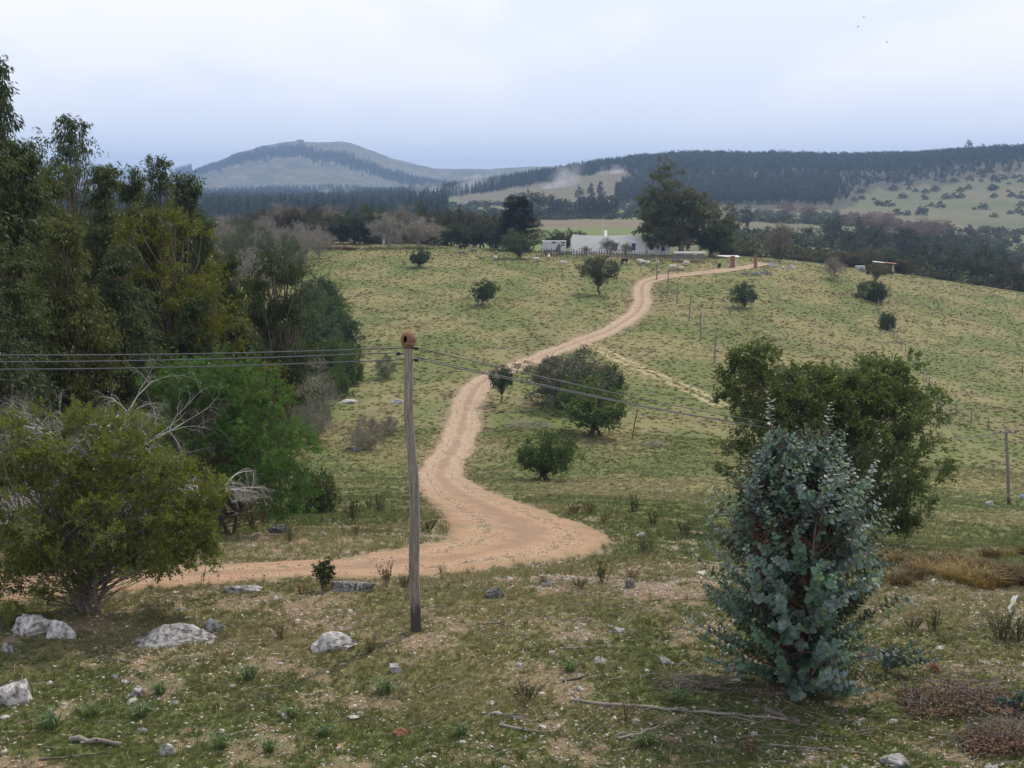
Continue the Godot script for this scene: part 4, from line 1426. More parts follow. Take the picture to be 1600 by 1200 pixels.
	stand("pasture_tree", "broad olive tree with grey dead twigs beside the road", "tree", "", "olive", pale, leafy("silver olive leaf", Color(.085, .098, .062), .6, .4), 884, 634, 176, 92, 1.0)
	stand("pasture_tree", "small upright dark tree at the road's edge", "tree", "", "umbrella", bark, dk, 783, 629, 42, 64)
	stand("pasture_tree", "pale flat topped tree rising over the dark bush by the wire fence", "tree", "", "umbrella", pale, leafy("dry flat leaf", Color(.13, .115, .075), .6, .4), 1370, 444, 42, 36, .5)
	stand("pasture_tree", "sparse grey tree on the brow near the stone heaps", "tree", "", "twiggy", greyer, greyer, 1303, 437, 42, 34)
	stand("pasture_tree", "tall grey brown drooping tree behind the stone heaps", "tree", "", "twiggy", bark, greyer, 1217, 411, 50, 62)
	stand("pasture_bush", "dense dark bush where the wire fence turns", "bush", "", "bush", bark, dk, 1363, 469, 48, 33)
	stand("pasture_bush", "smaller dark bush further down the wire fence", "bush", "", "bush", bark, dk, 1385, 515, 31, 29)
	stand("pasture_bush", "little grey green bush beyond the pole", "bush", "", "twig_bush", grey, ol, 603, 590, 40, 34)
	stand("pasture_bush", "leafless grey bush in the rough grass beside the pole", "bush", "", "twig_bush", greyer, greyer, 575, 703, 62, 50)
	stand("pasture_bush", "second smaller leafless bush beside the first in rough grass", "bush", "", "twig_bush", greyer, greyer, 608, 680, 34, 30)
	stand("pasture_bush", "dark green bush behind the olive tree", "bush", "", "bush", bark, dk, 952, 612, 52, 46)
	# tree line on the rise
	var back := leafy("tree line leaf", Color(.07, .084, .046), .6, .4)
	var warm := leafy("tree line dry leaf", Color(.085, .075, .05), .6, .4)
	var names := {"twiggy": "grey leafless tree in the tree line on the rise", "dome": "dark leafy tree in the tree line on the rise", "dome_b": "bushy leafy tree in the tree line on the rise", "olive": "brownish half bare tree in the tree line on the rise"}
	for q in [[372, 300, 335, 70, "olive"], [415, 305, 322, 75, "olive"], [450, 308, 318, 80, "twiggy"], [492, 300, 332, 62, "dome"], [470, 306, 316, 76, "olive"], [520, 312, 322, 84, "twiggy"], [556, 306, 318, 84, "dome"], [588, 312, 322, 80, "dome"], [534, 304, 332, 70, "dome_b"], [630, 322, 322, 66, "twiggy"], [668, 330, 322, 60, "olive"], [696, 322, 324, 64, "dome"], [726, 324, 322, 66, "olive"], [752, 320, 330, 60, "dome"], [776, 326, 330, 62, "olive"], [716, 312, 345, 56, "dome_b"], [742, 314, 342, 54, "dome"], [766, 314, 345, 60, "dome_b"], [680, 316, 340, 56, "dome"], [614, 318, 335, 60, "olive"],
		[868, 330, 358, 40, "dome_b"], [880, 325, 362, 34, "dome"], [900, 335, 355, 36, "olive"], [1128, 318, 372, 34, "dome"], [1142, 322, 382, 40, "dome_b"], [1165, 330, 386, 50, "dome_b"], [1330, 312, 392, 62, "olive"], [1372, 318, 392, 64, "dome"], [1350, 322, 388, 60, "olive"], [1405, 318, 402, 50, "olive"], [1250, 340, 396, 46, "olive"], [1285, 345, 400, 40, "dome_b"]]:
		var p := at(q[0], q[1])
		var kind: String = q[4]
		var leaf: Material = greyer if kind == "twiggy" else (warm if kind == "olive" else back)
		var by := "" if q[0] < 800 else ("yard" if q[0] < 1000 else ("gate" if q[0] < 1200 else "brow"))
		var label: String = names[kind] if by == "" else {"yard": "small tree behind the trailer and the white house", "gate": "dark tree behind the gate and the pale shed", "brow": "spreading tree behind the brow by the rusty shed"}[by]
		stand_at("line_tree", label, "tree", "tree line " + (kind if by == "" else by), kind, bark if kind != "twiggy" else greyer, leaf, p, q[3], (up_to(p, q[2])) * ppm(-p.z))
	# the two grey trees in front of it
	stand("leafless_tree", "grey leafless tree with two thin trunks in front of the tree line", "tree", "", "twiggy", grey, grey, 605, 388, 62, 54)
	stand("leafless_tree", "broad grey leafless tree beside the two trunked one", "tree", "", "twiggy", grey, grey, 658, 387, 72, 46)
	# palm like tree peeping over the line
	var pp := at(661, 335)
	stand_at("spiky_tree", "spiky topped tree peeping over the tree line", "tree", "", "twiggy", bark, back, pp, 30, up_to(pp, 314) * ppm(335))
	# conifer
	rng.seed = 430
	var cw := Geo.new()
	var cc := Geo.new()
	cw.tube([Vector3(0, -.2, 0), Vector3(.1, 4, 0), Vector3(0, 9.8, 0)], [.32, .2, .05], 8, Color.WHITE)
	for k in 300:
		var y := 1.0 + 9.0 * pow(rng.randf(), 1.1)
		var a := rng.randf() * TAU
		var r := 4.9 * pow((10.7 - y) / 9.7, .75) * rng.randf_range(.7, 1.12) + .2
		var e := Vector3(cos(a) * r, y - .1 + r * .12, sin(a) * r)
		cw.tube(bent(Vector3(0, y, 0), e, -.15, 3, .05), taper(.05, .012, 3), 4, Color.WHITE)
		for j in 42:
			var u := sqrt(rng.randf())
			var p := Vector3(0, y, 0).lerp(e, u) + rand_dir() * .22
			var d := (Vector3(cos(a), .15, sin(a)) + rand_dir() * .8).normalized()
			cc.leaf(p, d, d.cross(Vector3.UP + rand_dir() * .4).normalized(), .36, .15, tone(Color(1, 1, 1), .25, .06))
	protos["conifer"] = [cw.mesh(), cc.mesh()]
	sizes["conifer"] = Vector2(9.4, 10.0)
	var cp := at(812, 298)
	stand_at("conifer_tree", "dark pointed conifer at the end of the tree line", "tree", "", "conifer", bark, leafy("conifer needle", Color(.02, .034, .02), .6, .2), cp, 96, up_to(cp, 308) * ppm(298))
	cp = at(797, 302)
	stand_at("conifer_tree", "second conifer top close behind the dark pointed one", "tree", "", "conifer", bark, leafy("conifer needle", Color(.02, .034, .02), .6, .2), cp, 56, up_to(cp, 308) * ppm(302))
	# great gum by the house
	proto("great_gum", 440, [[Vector3(-3.0, 12.5, 0), Vector3(3.6, 5.4, 3.6)], [Vector3(-1.6, 7.0, 0), Vector3(5.6, 4.0, 5)], [Vector3(4.6, 6.4, 0), Vector3(4.6, 4.0, 4.6)], [Vector3(-4.2, 9.6, .5), Vector3(3.6, 3.8, 3.6)], [Vector3(1.4, 9.5, 0), Vector3(3.4, 3.0, 3.4)], [Vector3(7.4, 4.6, 0), Vector3(2.6, 3.0, 2.6)], [Vector3(-5.6, 4.4, 2.5), Vector3(2.6, 2.2, 2.2)], [Vector3(-3.0, 3.6, 3.0), Vector3(2.4, 1.8, 2.0)]],
		{"trunk_r": .6, "top": 14.0, "fork": 2.5, "clumps": 380, "clump_r": 1.15, "twigs": 13, "leaves": 9, "ll": .45, "lw": .16, "droop": .5, "shell": .45, "lean": Vector3(-2.4, 0, 0), "clump_tone": .3}, 19.0, 18.6)
	cp = at(1066, 289)
	cp.y = at(1066, 284).y
	stand_at("great_gum_tree", "huge spreading gum tree shading the end of the white house", "tree", "", "great_gum", pale, leafy("great gum leaf", Color(.10, .112, .058), .5, .5), cp, 162, up_to(cp, 247) * ppm(289), 0.0)
	cp = at(1112, 287)
	stand_at("yard_tree", "dark rounded tree tucked under the huge gum", "tree", "", "dome", bark, dk, cp, 60, 58)
	for q in [[952, 281, 372, 34, "bare brown tree against the white house wall"], [979, 280, 379, 22, "small bare tree between the blue doors"], [916, 281, 384, 16, "low grey shrub at the curved white wall"], [873, 277, 380, 10, "sapling in front of the livestock trailer"]]:
		var p := at(q[0], q[1])
		stand_at("yard_tree", q[4], "tree", "", "twiggy", bark, greyer, p, q[3], up_to(p, q[2]) * ppm(q[1]))
	# scrub along the edge of the pasture, from the tree line down to the grove
	rng.seed = 450
	for q in [[400, 470, 80, 80, "twiggy"], [440, 440, 80, 85, "olive"], [372, 440, 70, 90, "olive"], [478, 412, 60, 60, "twiggy"], [455, 425, 60, 75, "twiggy"], [500, 404, 50, 50, "twiggy"], [420, 415, 70, 70, "twig_bush"], [352, 420, 60, 80, "twiggy"], [380, 400, 60, 60, "olive"]]:
		stand("edge_tree", "grey tangled half bare tree on the edge of the pasture" if q[4] == "twiggy" else "low grey twig bush in the tangle on the edge of the pasture" if q[4] == "twig_bush" else "olive brown tree in the tangle on the edge of the pasture", "tree", "edge trees " + q[4], q[4], greyer, grey if q[4] != "olive" else ol, q[0], q[1], q[2], q[3])
	for q in [[500, 478, 62, 48, 0], [520, 510, 66, 52, 0], [488, 505, 66, 60, 1], [535, 540, 62, 52, 0], [505, 545, 72, 56, 1], [478, 540, 70, 70, 1], [548, 563, 40, 32, 0], [520, 580, 70, 60, 0], [545, 600, 50, 56, 0], [470, 585, 60, 60, 1], [525, 620, 54, 52, 0], [440, 560, 60, 60, 1]]:
		stand("edge_bush", "dark green bush in the row along the edge of the pasture" if q[4] == 0 else "grey green bush in the row along the edge of the pasture", "bush", "edge bushes dark" if q[4] == 0 else "edge bushes grey", "bush", bark, gr if rng.randf() < (.7 if q[4] == 0 else .5) else (dk if q[4] == 0 else ol), q[0], q[1], q[2], q[3])
	stand("silver_bush", "silvery grey domed bush at the foot of the slope", "bush", "", "twig_bush", grey, leafy("silver leaf", Color(.16, .155, .125), .7, .3), 478, 652, 112, 92)
	stand("silver_bush", "olive silver bush below the domed grey one", "bush", "", "twig_bush", grey, leafy("silver olive bush leaf", Color(.12, .125, .075), .7, .3), 440, 668, 120, 90)
	stand("silver_bush", "low silver bush with a dark hollow beside it", "bush", "", "twig_bush", grey, leafy("silver leaf", Color(.16, .155, .125), .7, .3), 492, 690, 60, 70)

# ------------------------------------------------ gum grove
func build_grove() -> void:
	for k in 3:
		var env := []
		rng.seed = 500 + k
		for j in 8:
			var y := 3.0 + j * 1.85
			var r: float = [1.8, 2.3, 2.4, 2.2, 1.9, 1.5, 1.05, .6][j]
			env.append([Vector3(rng.randf_range(-.5, .5) * (8 - j) / 8, y, rng.randf_range(-.5, .5) * (8 - j) / 8), Vector3(r, 1.4, r)])
		env.append([Vector3(0, 17.0, 0), Vector3(.5, .9, .5)])
		proto("gum_%d" % k, 510 + k, env, {"trunk_r": .17, "top": 16.6, "tip": .05, "fork": 2.5, "clumps": 430, "clump_r": .72, "twigs": 10, "leaves": 11, "ll": .24, "lw": .062, "droop": .85, "shell": .5, "clump_tone": .3, "fuzz": .3, "lean": Vector3(rng.randf_range(-.6, .6), 0, 0), "limb_r": .018}, 5.2, 17.6)
	proto("gum_airy", 515, [[Vector3(0, 16.6, 0), Vector3(.5, 1.0, .5)], [Vector3(0, 15.0, 0), Vector3(1.1, 1.8, 1.1)], [Vector3(.2, 12.0, 0), Vector3(2.0, 2.0, 2)], [Vector3(0, 8.5, 0), Vector3(2.2, 2.4, 2.2)], [Vector3(0, 5, 0), Vector3(1.8, 2.0, 1.8)]], {"trunk_r": .15, "top": 16.3, "tip": .05, "fork": 2.5, "clumps": 230, "clump_r": .65, "twigs": 10, "leaves": 11, "ll": .22, "lw": .052, "limb_r": .018, "droop": .85, "shell": .5, "fuzz": .2}, 4.6, 17.4)
	proto("wattle", 516, [[Vector3(0, 6.0, 0), Vector3(2.2, 2.2, 2.2)], [Vector3(-.5, 8.2, 0), Vector3(1.5, 1.6, 1.5)], [Vector3(.9, 4.0, .3), Vector3(2.4, 2.2, 2.4)]], {"trunk_r": .15, "top": 8.4, "fork": 2.0, "clumps": 170, "clump_r": .6, "twigs": 12, "leaves": 17, "ll": .13, "lw": .045, "droop": .3, "shell": .45, "clump_tone": .3}, 5.4, 9.6)
	var bark := plain("gum bark", Color(.14, .115, .09), .85, grain(53, .03, .6, 1.3), .6)
	var leaf := [leafy("gum leaf", Color(.076, .098, .044), .5, .5), leafy("gum leaf darker", Color(.064, .086, .046), .5, .5), leafy("gum leaf olive", Color(.10, .115, .044), .5, .5)]
	rng.seed = 520
	for q in [[-70, 46, 40, 0, 1.3, 0, "tallest dark gum at the outer end of the grove"], [-5, 50, 96, 1, 1.0, 1, "tall narrow gum whose tip leans over the grove"], [40, 47, 222, 0, 1.25, 0, "bulky dark gum at the front of the grove"], [118, 66, 188, 9, 1.3, 1, "tall gum with airy see through top"], [82, 60, 255, 2, 1.2, 2, "gum with olive crown below the airy topped one"], [165, 56, 268, 1, 1.25, 0, "gum with broad ragged crown in the middle of the grove"], [207, 64, 262, 2, 1.0, 1, "thin pointed gum in the middle of the grove"], [252, 78, 250, 9, 1.15, 1, "slim gum with round airy top, first of two"], [294, 74, 274, 0, 1.15, 1, "gum with rounded top beside the slim airy one"],
		[10, 40, 380, 2, 1.35, 0, "low dense gum at the front of the outer grove"], [98, 42, 352, 1, 1.3, 2, "leafy gum in front of the airy topped one"], [182, 44, 384, 2, 1.25, 1, "lower gum with full round crown over pale stems"], [238, 54, 330, 0, 1.1, 2, "gum close behind the yellowish wattle"], [318, 60, 350, 1, 1.0, 0, "gum at the inner side of the yellowish wattle"], [355, 55, 392, 2, 1.0, 0, "green gum near the slender tree with bare trunk"], [392, 62, 440, 1, 1.0, 2, "short gum at the end of the grove"], [-40, 38, 430, 1, 1.5, 1, "dark low gum beyond the dead branches"], [60, 44, 470, 0, 1.4, 1, "low gum filling the shade below the grove"], [140, 46, 480, 2, 1.3, 0, "low gum behind the dead white branches"], [225, 50, 470, 0, 1.3, 1, "low gum behind the bright green weeping shrub"], [300, 50, 470, 1, 1.3, 0, "low gum above the bright green weeping shrub"], [365, 52, 500, 0, 1.2, 1, "low gum beside the bright green weeping shrub"]]:
		var p := at(q[0], q[1])
		var h := up_to(p, q[2])
		var kind := "gum_airy" if q[3] == 9 else "gum_%d" % q[3]
		var s: float = h / sizes[kind].y
		var w: float = maxf(s, .6) * (q[4] * .5 + .5)
		plant_tree("gum_tree", q[6], "tree", "gum grove", protos[kind], bark, leaf[q[5]], p, Vector3(w, s, w), rng.randf() * TAU)
	for q in [[272, 53, 345, .95, "yellow green wattle tree among the dark gums"], [322, 51, 440, .8, "lower yellow green wattle leaning from the grove"]]:
		var p := at(q[0], q[1])
		var s: float = up_to(p, q[2]) / sizes["wattle"].y
		plant_tree("wattle_tree", q[4], "tree", "", protos["wattle"], bark, leafy("wattle leaf", Color(.125, .135, .03), .55, .5), p, Vector3(s * q[3], s, s * q[3]), rng.randf() * TAU)
	# slender young gum with a bare stem
	proto("young_gum", 530, [[Vector3(0, 8.9, 0), Vector3(1.1, 1.6, 1.1)], [Vector3(.1, 7.0, 0), Vector3(1.5, 1.5, 1.5)], [Vector3(0, 5.2, 0), Vector3(1.4, 1.3, 1.4)]], {"trunk_r": .09, "top": 10.0, "fork": 4.0, "clumps": 120, "clump_r": .6, "twigs": 10, "leaves": 14, "ll": .16, "lw": .04, "droop": .8, "shell": .5, "fuzz": .2}, 3.2, 10.6)
	var yp := at(430, 58)
	plant_tree("young_gum_tree", "slender young gum with straight bare stem at the grove's end", "tree", "", protos["young_gum"], bark, leafy("young gum leaf", Color(.05, .074, .034), .45, .5), yp, Vector3(1.0, up_to(yp, 373) / 10.6, 1.0), 0)
	# undergrowth in the shade
	for k in 16:
		var p := at(rng.randf_range(-80, 190), rng.randf_range(40, 48))
		var s := rng.randf_range(.7, 1.1)
		plant_tree("shade_bush", "dark bush in the shaded undergrowth of the grove", "bush", "undergrowth of the grove", protos["bush"], bark, leafy("dark evergreen leaf", Color(.056, .084, .034)), p, Vector3(s, s, s), rng.randf() * TAU)
	var dead := plain("dead grey wood", Color(.30, .285, .27), .9)
	for k in 6:
		var p := at([10, 60, 95, 150, 200, 40][k], [33, 34, 36, 35, 37, 31][k])
		solo("dead_sapling", bare_wood(540 + k, 4, 3.0, .03, 3, .2, .35), dead, "bare grey sapling in the shade of the grove", "sapling", p, "bare saplings in the grove")

# ------------------------------------------------ plants near the camera
func build_near_plants() -> void:
	var bark := plain("shrub bark", Color(.10, .08, .065), .95)
	var thorn := plain("thorn bark", Color(.16, .14, .12), .95)
	# big thorny shrub by the boulders: many stems, small leaves
	var p := pin(142, 958)
	var m := -p.z / F          # metres per photo pixel there
	var c := func(px: float, py: float, z: float) -> Vector3: return Vector3((px - 142) * m, (958 - py) * m * 1.03, z)
	proto("thorn", 601, [[c.call(190, 790, 0), Vector3(150, 95, 130) * m], [c.call(70, 770, .2), Vector3(95, 100, 100) * m], [c.call(250, 800, -.3), Vector3(105, 75, 100) * m], [c.call(130, 690, -.2), Vector3(110, 55, 100) * m], [c.call(40, 860, .4), Vector3(80, 70, 80) * m], [c.call(200, 720, .1), Vector3(90, 50, 90) * m], [c.call(280, 850, .2), Vector3(85, 35, 80) * m], [c.call(150, 850, .3), Vector3(110, 45, 80) * m], [c.call(20, 690, .3), Vector3(70, 60, 80) * m], [c.call(40, 900, .5), Vector3(85, 50, 60) * m], [c.call(310, 775, -.1), Vector3(60, 55, 60) * m]],
		{"trunk_r": .075, "top": 2.6, "fork": .35, "clumps": 400, "clump_r": .34, "twigs": 13, "leaves": 19, "ll": .056, "lw": .032, "droop": .05, "lift": .1, "shell": .5, "stems": 9, "splay": 1.1, "twig_r": .0045, "limb_r": .011, "clump_tone": .3, "fresh": 1.0, "fuzz": .1}, 1, 1)
	plant_tree("thorn_shrub", "large thorny shrub with small yellow green leaves behind the boulders", "shrub", "", protos["thorn"], thorn, leafy("thorn leaf", Color(.135, .165, .042), .5, .55), p, Vector3.ONE, 0)
	var dead := plain("bleached wood", Color(.42, .40, .38), .9)
	var dp := at(125, 27.6)
	var o := solo("dead_branches", bare_wood(611, 9, 2.3, .026, 3, .6, .6), dead, "bleached dead branches spreading above the thorny shrub", "dead shrub", dp + Vector3(.1, 2.3, 0))
	o.rotation.y = .6
	o = solo("dead_branches", bare_wood(616, 9, 1.5, .02, 3, 1.2, .8), dead, "arching bleached dead branches over the weeping shrub's foot", "dead shrub", at(315, 29.2) + Vector3(0, 1.7, 0))
	# bright green weeping shrub
	p = at(335, 41)
	m = 41.0 / F
	var q := func(px: float, py: float, z: float) -> Vector3: return Vector3((px - 335) * m, EYE + slope_of(py) * 41.0 - p.y, z)
	proto("weeping", 602, [[q.call(310, 640, 0), Vector3(105, 75, 90) * m], [q.call(270, 600, 0), Vector3(70, 45, 70) * m], [q.call(340, 590, 0), Vector3(60, 40, 60) * m], [q.call(400, 690, .3), Vector3(80, 75, 75) * m], [q.call(330, 730, .2), Vector3(110, 70, 80) * m], [q.call(430, 745, .2), Vector3(50, 60, 60) * m]],
		{"trunk_r": .12, "top": 3.4, "fork": .4, "clumps": 270, "clump_r": .5, "twigs": 12, "leaves": 18, "ll": .09, "lw": .028, "droop": .55, "shell": .5, "stems": 5, "splay": 1.5, "twig_r": .006, "limb_r": .013, "clump_tone": .3, "fuzz": .1}, 1, 1)
	plant_tree("weeping_shrub", "bright green feathery weeping shrub at the grove's foot", "shrub", "", protos["weeping"], bark, leafy("weeping leaf", Color(.08, .17, .04), .5, .55), p, Vector3.ONE, 0)
	# rough bush between it and the slope
	plant_tree("rough_bush", "dull green bush at the inner side of the weeping shrub", "bush", "", protos["bush"], bark, leafy("dull bush leaf", Color(.085, .105, .045), .6, .4), at(478, 52), Vector3(.42, .6, .42), 1.0)
	# tall dark shrub behind the blue sapling
	p = at(1315, 46)
	m = 46.0 / F
	var py := p.y
	var r := func(px: float, yy: float, z: float) -> Vector3: return Vector3((px - 1315) * m, EYE + slope_of(yy) * 46.0 - py, z)
	proto("tall_shrub", 603, [[r.call(1310, 690, 0), Vector3(125, 75, 110) * m], [r.call(1300, 630, .2), Vector3(85, 50, 80) * m], [r.call(1290, 640, .5), Vector3(80, 45, 60) * m], [r.call(1210, 620, 0), Vector3(80, 50, 70) * m], [r.call(1380, 640, 0), Vector3(75, 60, 75) * m], [r.call(1420, 740, 0), Vector3(75, 55, 75) * m], [r.call(1330, 620, .3), Vector3(100, 40, 80) * m], [r.call(1200, 575, 0), Vector3(38, 32, 40) * m], [r.call(1390, 585, 0), Vector3(34, 34, 40) * m], [r.call(1250, 720, -.4), Vector3(90, 70, 80) * m], [r.call(1400, 800, 0), Vector3(50, 30, 50) * m]],
		{"trunk_r": .16, "top": 4.2, "fork": .6, "clumps": 600, "clump_r": .4, "twigs": 12, "leaves": 13, "ll": .105, "lw": .05, "droop": .1, "shell": .5, "stems": 6, "splay": 1.0, "twig_r": .006, "limb_r": .014, "clump_tone": .3, "fuzz": .1, "fresh": .7}, 1, 1)
	plant_tree("tall_shrub", "tall spreading dark green shrub behind the blue leaved sapling", "shrub", "", protos["tall_shrub"], thorn, leafy("tall shrub leaf", Color(.10, .14, .05), .5, .5), p, Vector3(1.08, 1.03, 1.08), 0)
	blue_gum()
	var young := leafy("sprout leaf", Color(.045, .07, .028), .55, .4)
	plant_tree("small_bush", "small leafy bush beside the long grey boulder", "bush", "", make_tree(620, [[Vector3(0, .42, 0), Vector3(.17, .28, .17)], [Vector3(.02, .62, 0), Vector3(.13, .13, .13)]], {"trunk_r": .02, "top": .6, "fork": .1, "clumps": 26, "clump_r": .12, "twigs": 8, "leaves": 9, "ll": .05, "lw": .03, "droop": .1, "stems": 3, "splay": .15, "limb_r": .006}), bark, young, pin(508, 922), Vector3(1, .8, 1), 0)
	# upright weeds
	var wm := [weed_mesh(630, 16, .5, .16, 26, .05), weed_mesh(631, 12, .42, .13, 20, .05), weed_mesh(632, 22, .38, .2, 30, .045)]
	var wd := [leafy("weed green", Color(.075, .085, .04), .7, .4), leafy("weed brown", Color(.15, .105, .065), .8, .3), leafy("weed grey", Color(.11, .11, .07), .7, .3)]
	rng.seed = 640
	for w in [[940, 912, 0, 1.1, "spiky green weed at the road's edge near the square boulder"], [985, 912, 1, .95, "brown weed clump beside the spiky green one"], [850, 915, 1, .8, "dry weed beside the square boulder"], [822, 1095, 2, 1.0, "dark upright weed clump in the middle of the stony grass"], [1565, 1000, 2, 1.4, "dark bristly weed clump beside the white plastic strip"], [1592, 1002, 2, 1.3, "second bristly weed clump beside the white plastic strip"], [1460, 985, 0, .9, "thin weed in the short grass near the blue sapling"], [605, 912, 1, 1.2, "brown weed against the long grey boulder"], [632, 918, 2, .8, "dark weed at the foot of the road bank by the pole"], [440, 1000, 1, .9, "dry twiggy weed near the pale rock slab"], [470, 930, 1, .7, "dry weed next to the small leafy bush"], [905, 920, 2, .7, "low dry weed between square boulder and spiky weed"], [690, 898, 1, .6, "straggly weed on the road bank"], [980, 1125, 1, .8, "reddish weed below the long dead branch"], [1175, 1180, 1, .9, "bare brown weed at the foot of the view's dead sticks"], [580, 1020, 1, .8, "dark dry weed beside the crumbling pale rock"], [1070, 835, 2, 1.3, "rough weed clump on the bank inside the road bend"], [1425, 985, 2, .8, "grey weed behind the blue sapling"]]:
		var o2 := solo("tall_weed", wm[w[2]], wd[w[2]], w[4], "weed", pin(w[0], w[1]))
		o2.scale = Vector3.ONE * w[3]
		o2.rotation.y = rng.randf() * TAU
	for k in 34:
		var d := rng.randf_range(34, 60)
		var pp := at(lerpf(380, 1150, rng.randf()), d)
		if road_gap(pp.x, pp.z) < .6: continue
		var o3 := solo("bank_weed", wm[rng.randi() % 3], wd[rng.randi() % 3], "rough weed clump on the banks beside the road", "weed", pp, "weeds on the road banks")
		o3.scale = Vector3.ONE * rng.randf_range(.8, 1.7)
		o3.rotation.y = rng.randf() * TAU
	# green rosettes
	var rm := tuft_mesh(650, 60, .3, .12, .009, 1.0)
	var rl := leafy("rosette leaf", Color(.11, .16, .075), .6, .4)
	for w in [[222, 1120], [80, 1138], [345, 1170], [420, 1175], [390, 1060], [720, 1150], [890, 1050], [250, 1085], [505, 1150], [1010, 1165], [455, 1120], [140, 1120], [600, 1085], [1060, 1100]]:
		var o4 := solo("grass_rosette", rm, rl, "green rosette of long narrow leaves in the stony grass", "grass clump", pin(w[0], w[1]), "green rosettes")
		var sc := rng.randf_range(.7, 1.1)
		o4.scale = Vector3(sc, sc * .8, sc) * 1.5
		o4.rotation.y = rng.randf() * TAU
	# long brown grass along the ditch
	var bt := [tuft_mesh(660, 240, .62, .5, .008, .75), tuft_mesh(661, 200, .5, .55, .008, .9)]
	var bm := [leafy("russet grass", Color(.12, .085, .048), .8, .4), leafy("straw grass", Color(.235, .17, .075), .8, .4)]
	for k in 30:
		var pp := pin(lerpf(1395, 1640, k / 29.0), 896 + 16 * sin(k * 2.3) + (6 if k % 3 else -12))
		var o5 := solo("russet_tussock", bt[k % 2], bm[0 if rng.randf() < .7 else 1], "russet brown grass tussock in the row behind the blue sapling", "tussock", pp, "russet tussocks")
		var sc := rng.randf_range(.75, 1.2)
		o5.scale = Vector3(sc * 1.15, sc * .9, sc * 1.15)
		o5.rotation.y = rng.randf() * TAU

func blue_gum() -> void:
	# young blue leaved gum: round paired leaves along many shoots
	rng.seed = 670
	var wood := Geo.new()
	var leaf := Geo.new()
	var p := pin(1245, 1070)
	var m := -p.z / F
	var outline := [[1070, 70], [1040, 145], [980, 160], [900, 158], [820, 142], [760, 112], [720, 84], [690, 58], [660, 24]]
	var width := func(y: float) -> float:
		for k in outline.size() - 1:
			var a: Array = outline[k]
			var b: Array = outline[k + 1]
			if y <= a[0] and y >= b[0]: return lerpf(b[1], a[1], (y - b[0]) / float(a[0] - b[0]))
		return 20.0
	var axes := [[Vector3(0, 0, 0), Vector3(-.5, 4.15, 0)], [Vector3(.05, 0, .05), Vector3(.3, 3.95, .1)], [Vector3(-.1, 0, 0), Vector3(-.85, 2.9, .3)], [Vector3(.1, 0, .1), Vector3(.8, 2.9, -.2)], [Vector3(0, 0, .1), Vector3(.1, 3.0, .8)]]
	for a in axes:
		wood.tube(bent(a[0] - Vector3(0, .1, 0), a[1], .1, 7, .04), taper(.045, .008, 7), 6, Color(.9, .8, .8))
	var shoots := []
	for k in 500:
		var row := lerpf(1062, 690, pow(rng.randf(), .85))
		var w: float = width.call(row) * m
		var ang := rng.randf() * TAU
		var y := (1078 - row) * m
		var reach := w * rng.randf_range(.35, 1.08)
		var e := Vector3(cos(ang) * reach - .0, y, sin(ang) * reach)
		var ax: Array = axes[rng.randi() % 5]
		var t := clampf((y - rng.randf_range(.1, .75) * reach) / 4.0, .03, .9)
		var st: Vector3 = ax[0].lerp(ax[1], t)
		shoots.append([st, e])
	for a in axes: shoots.append([a[0].lerp(a[1], .75), a[1] + Vector3(rng.randf_range(-.05, .05), .3, 0)])
	for s in shoots:
		var l: float = s[0].distance_to(s[1])
		var pts := bent(s[0], s[1], -l * .12, 5, l * .02)
		wood.tube(pts, taper(.012, .003, 5), 4, Color(.75, .5, .45))
		var pairs := clampi(int(minf(l, .85) / .042), 6, 20)
		var hue := Color(1.2, 1.15, 1.2) if rng.randf() < .35 else (Color(.62, .8, .55) if rng.randf() < .55 else Color(.85, .95, .85))
		for j in pairs:
			var u := 1.0 - (j + rng.randf() * .3) * minf(l, .85) / l / pairs
			var f := clampf(u * 5, 0, 4.999)
			var q: Vector3 = pts[int(f)].lerp(pts[int(f) + 1], f - int(f))
			var d: Vector3 = (pts[int(f) + 1] - pts[int(f)]).normalized()
			var turn := j * PI * .5 + rng.randf_range(-.4, .4)
			var b1 := d.cross(Vector3(.31, .2, .9)).normalized()
			var b2 := d.cross(b1)
			for sd in [-1.0, 1.0]:
				var o: Vector3 = (b1 * cos(turn) + b2 * sin(turn)) * sd
				var dir := (o + d * rng.randf_range(.1, .7) + Vector3(0, rng.randf_range(-.35, .1), 0)).normalized()
				var side := dir.cross(d + rand_dir() * .35).normalized()
				var size := rng.randf_range(.045, .105) * (.6 if j < 4 else 1.0)
				if rng.randf() < .12: continue
				var col := tone(hue, .25, .06)
				if rng.randf() < .05: col = Color(1.5, 1.35, .5)
				leaf.disc(q, dir, side, size * 1.15, size, col)
	plant_tree("blue_gum_sapling", "bushy young gum with round blue green leaves in the stony grass", "tree", "", [wood.mesh(), leaf.mesh()], plain("sapling bark", Color(.20, .15, .13), .8), leafy("blue gum leaf", Color(.14, .185, .17), .42, .35), p, Vector3(1.14, 1.1, 1.14), 0)

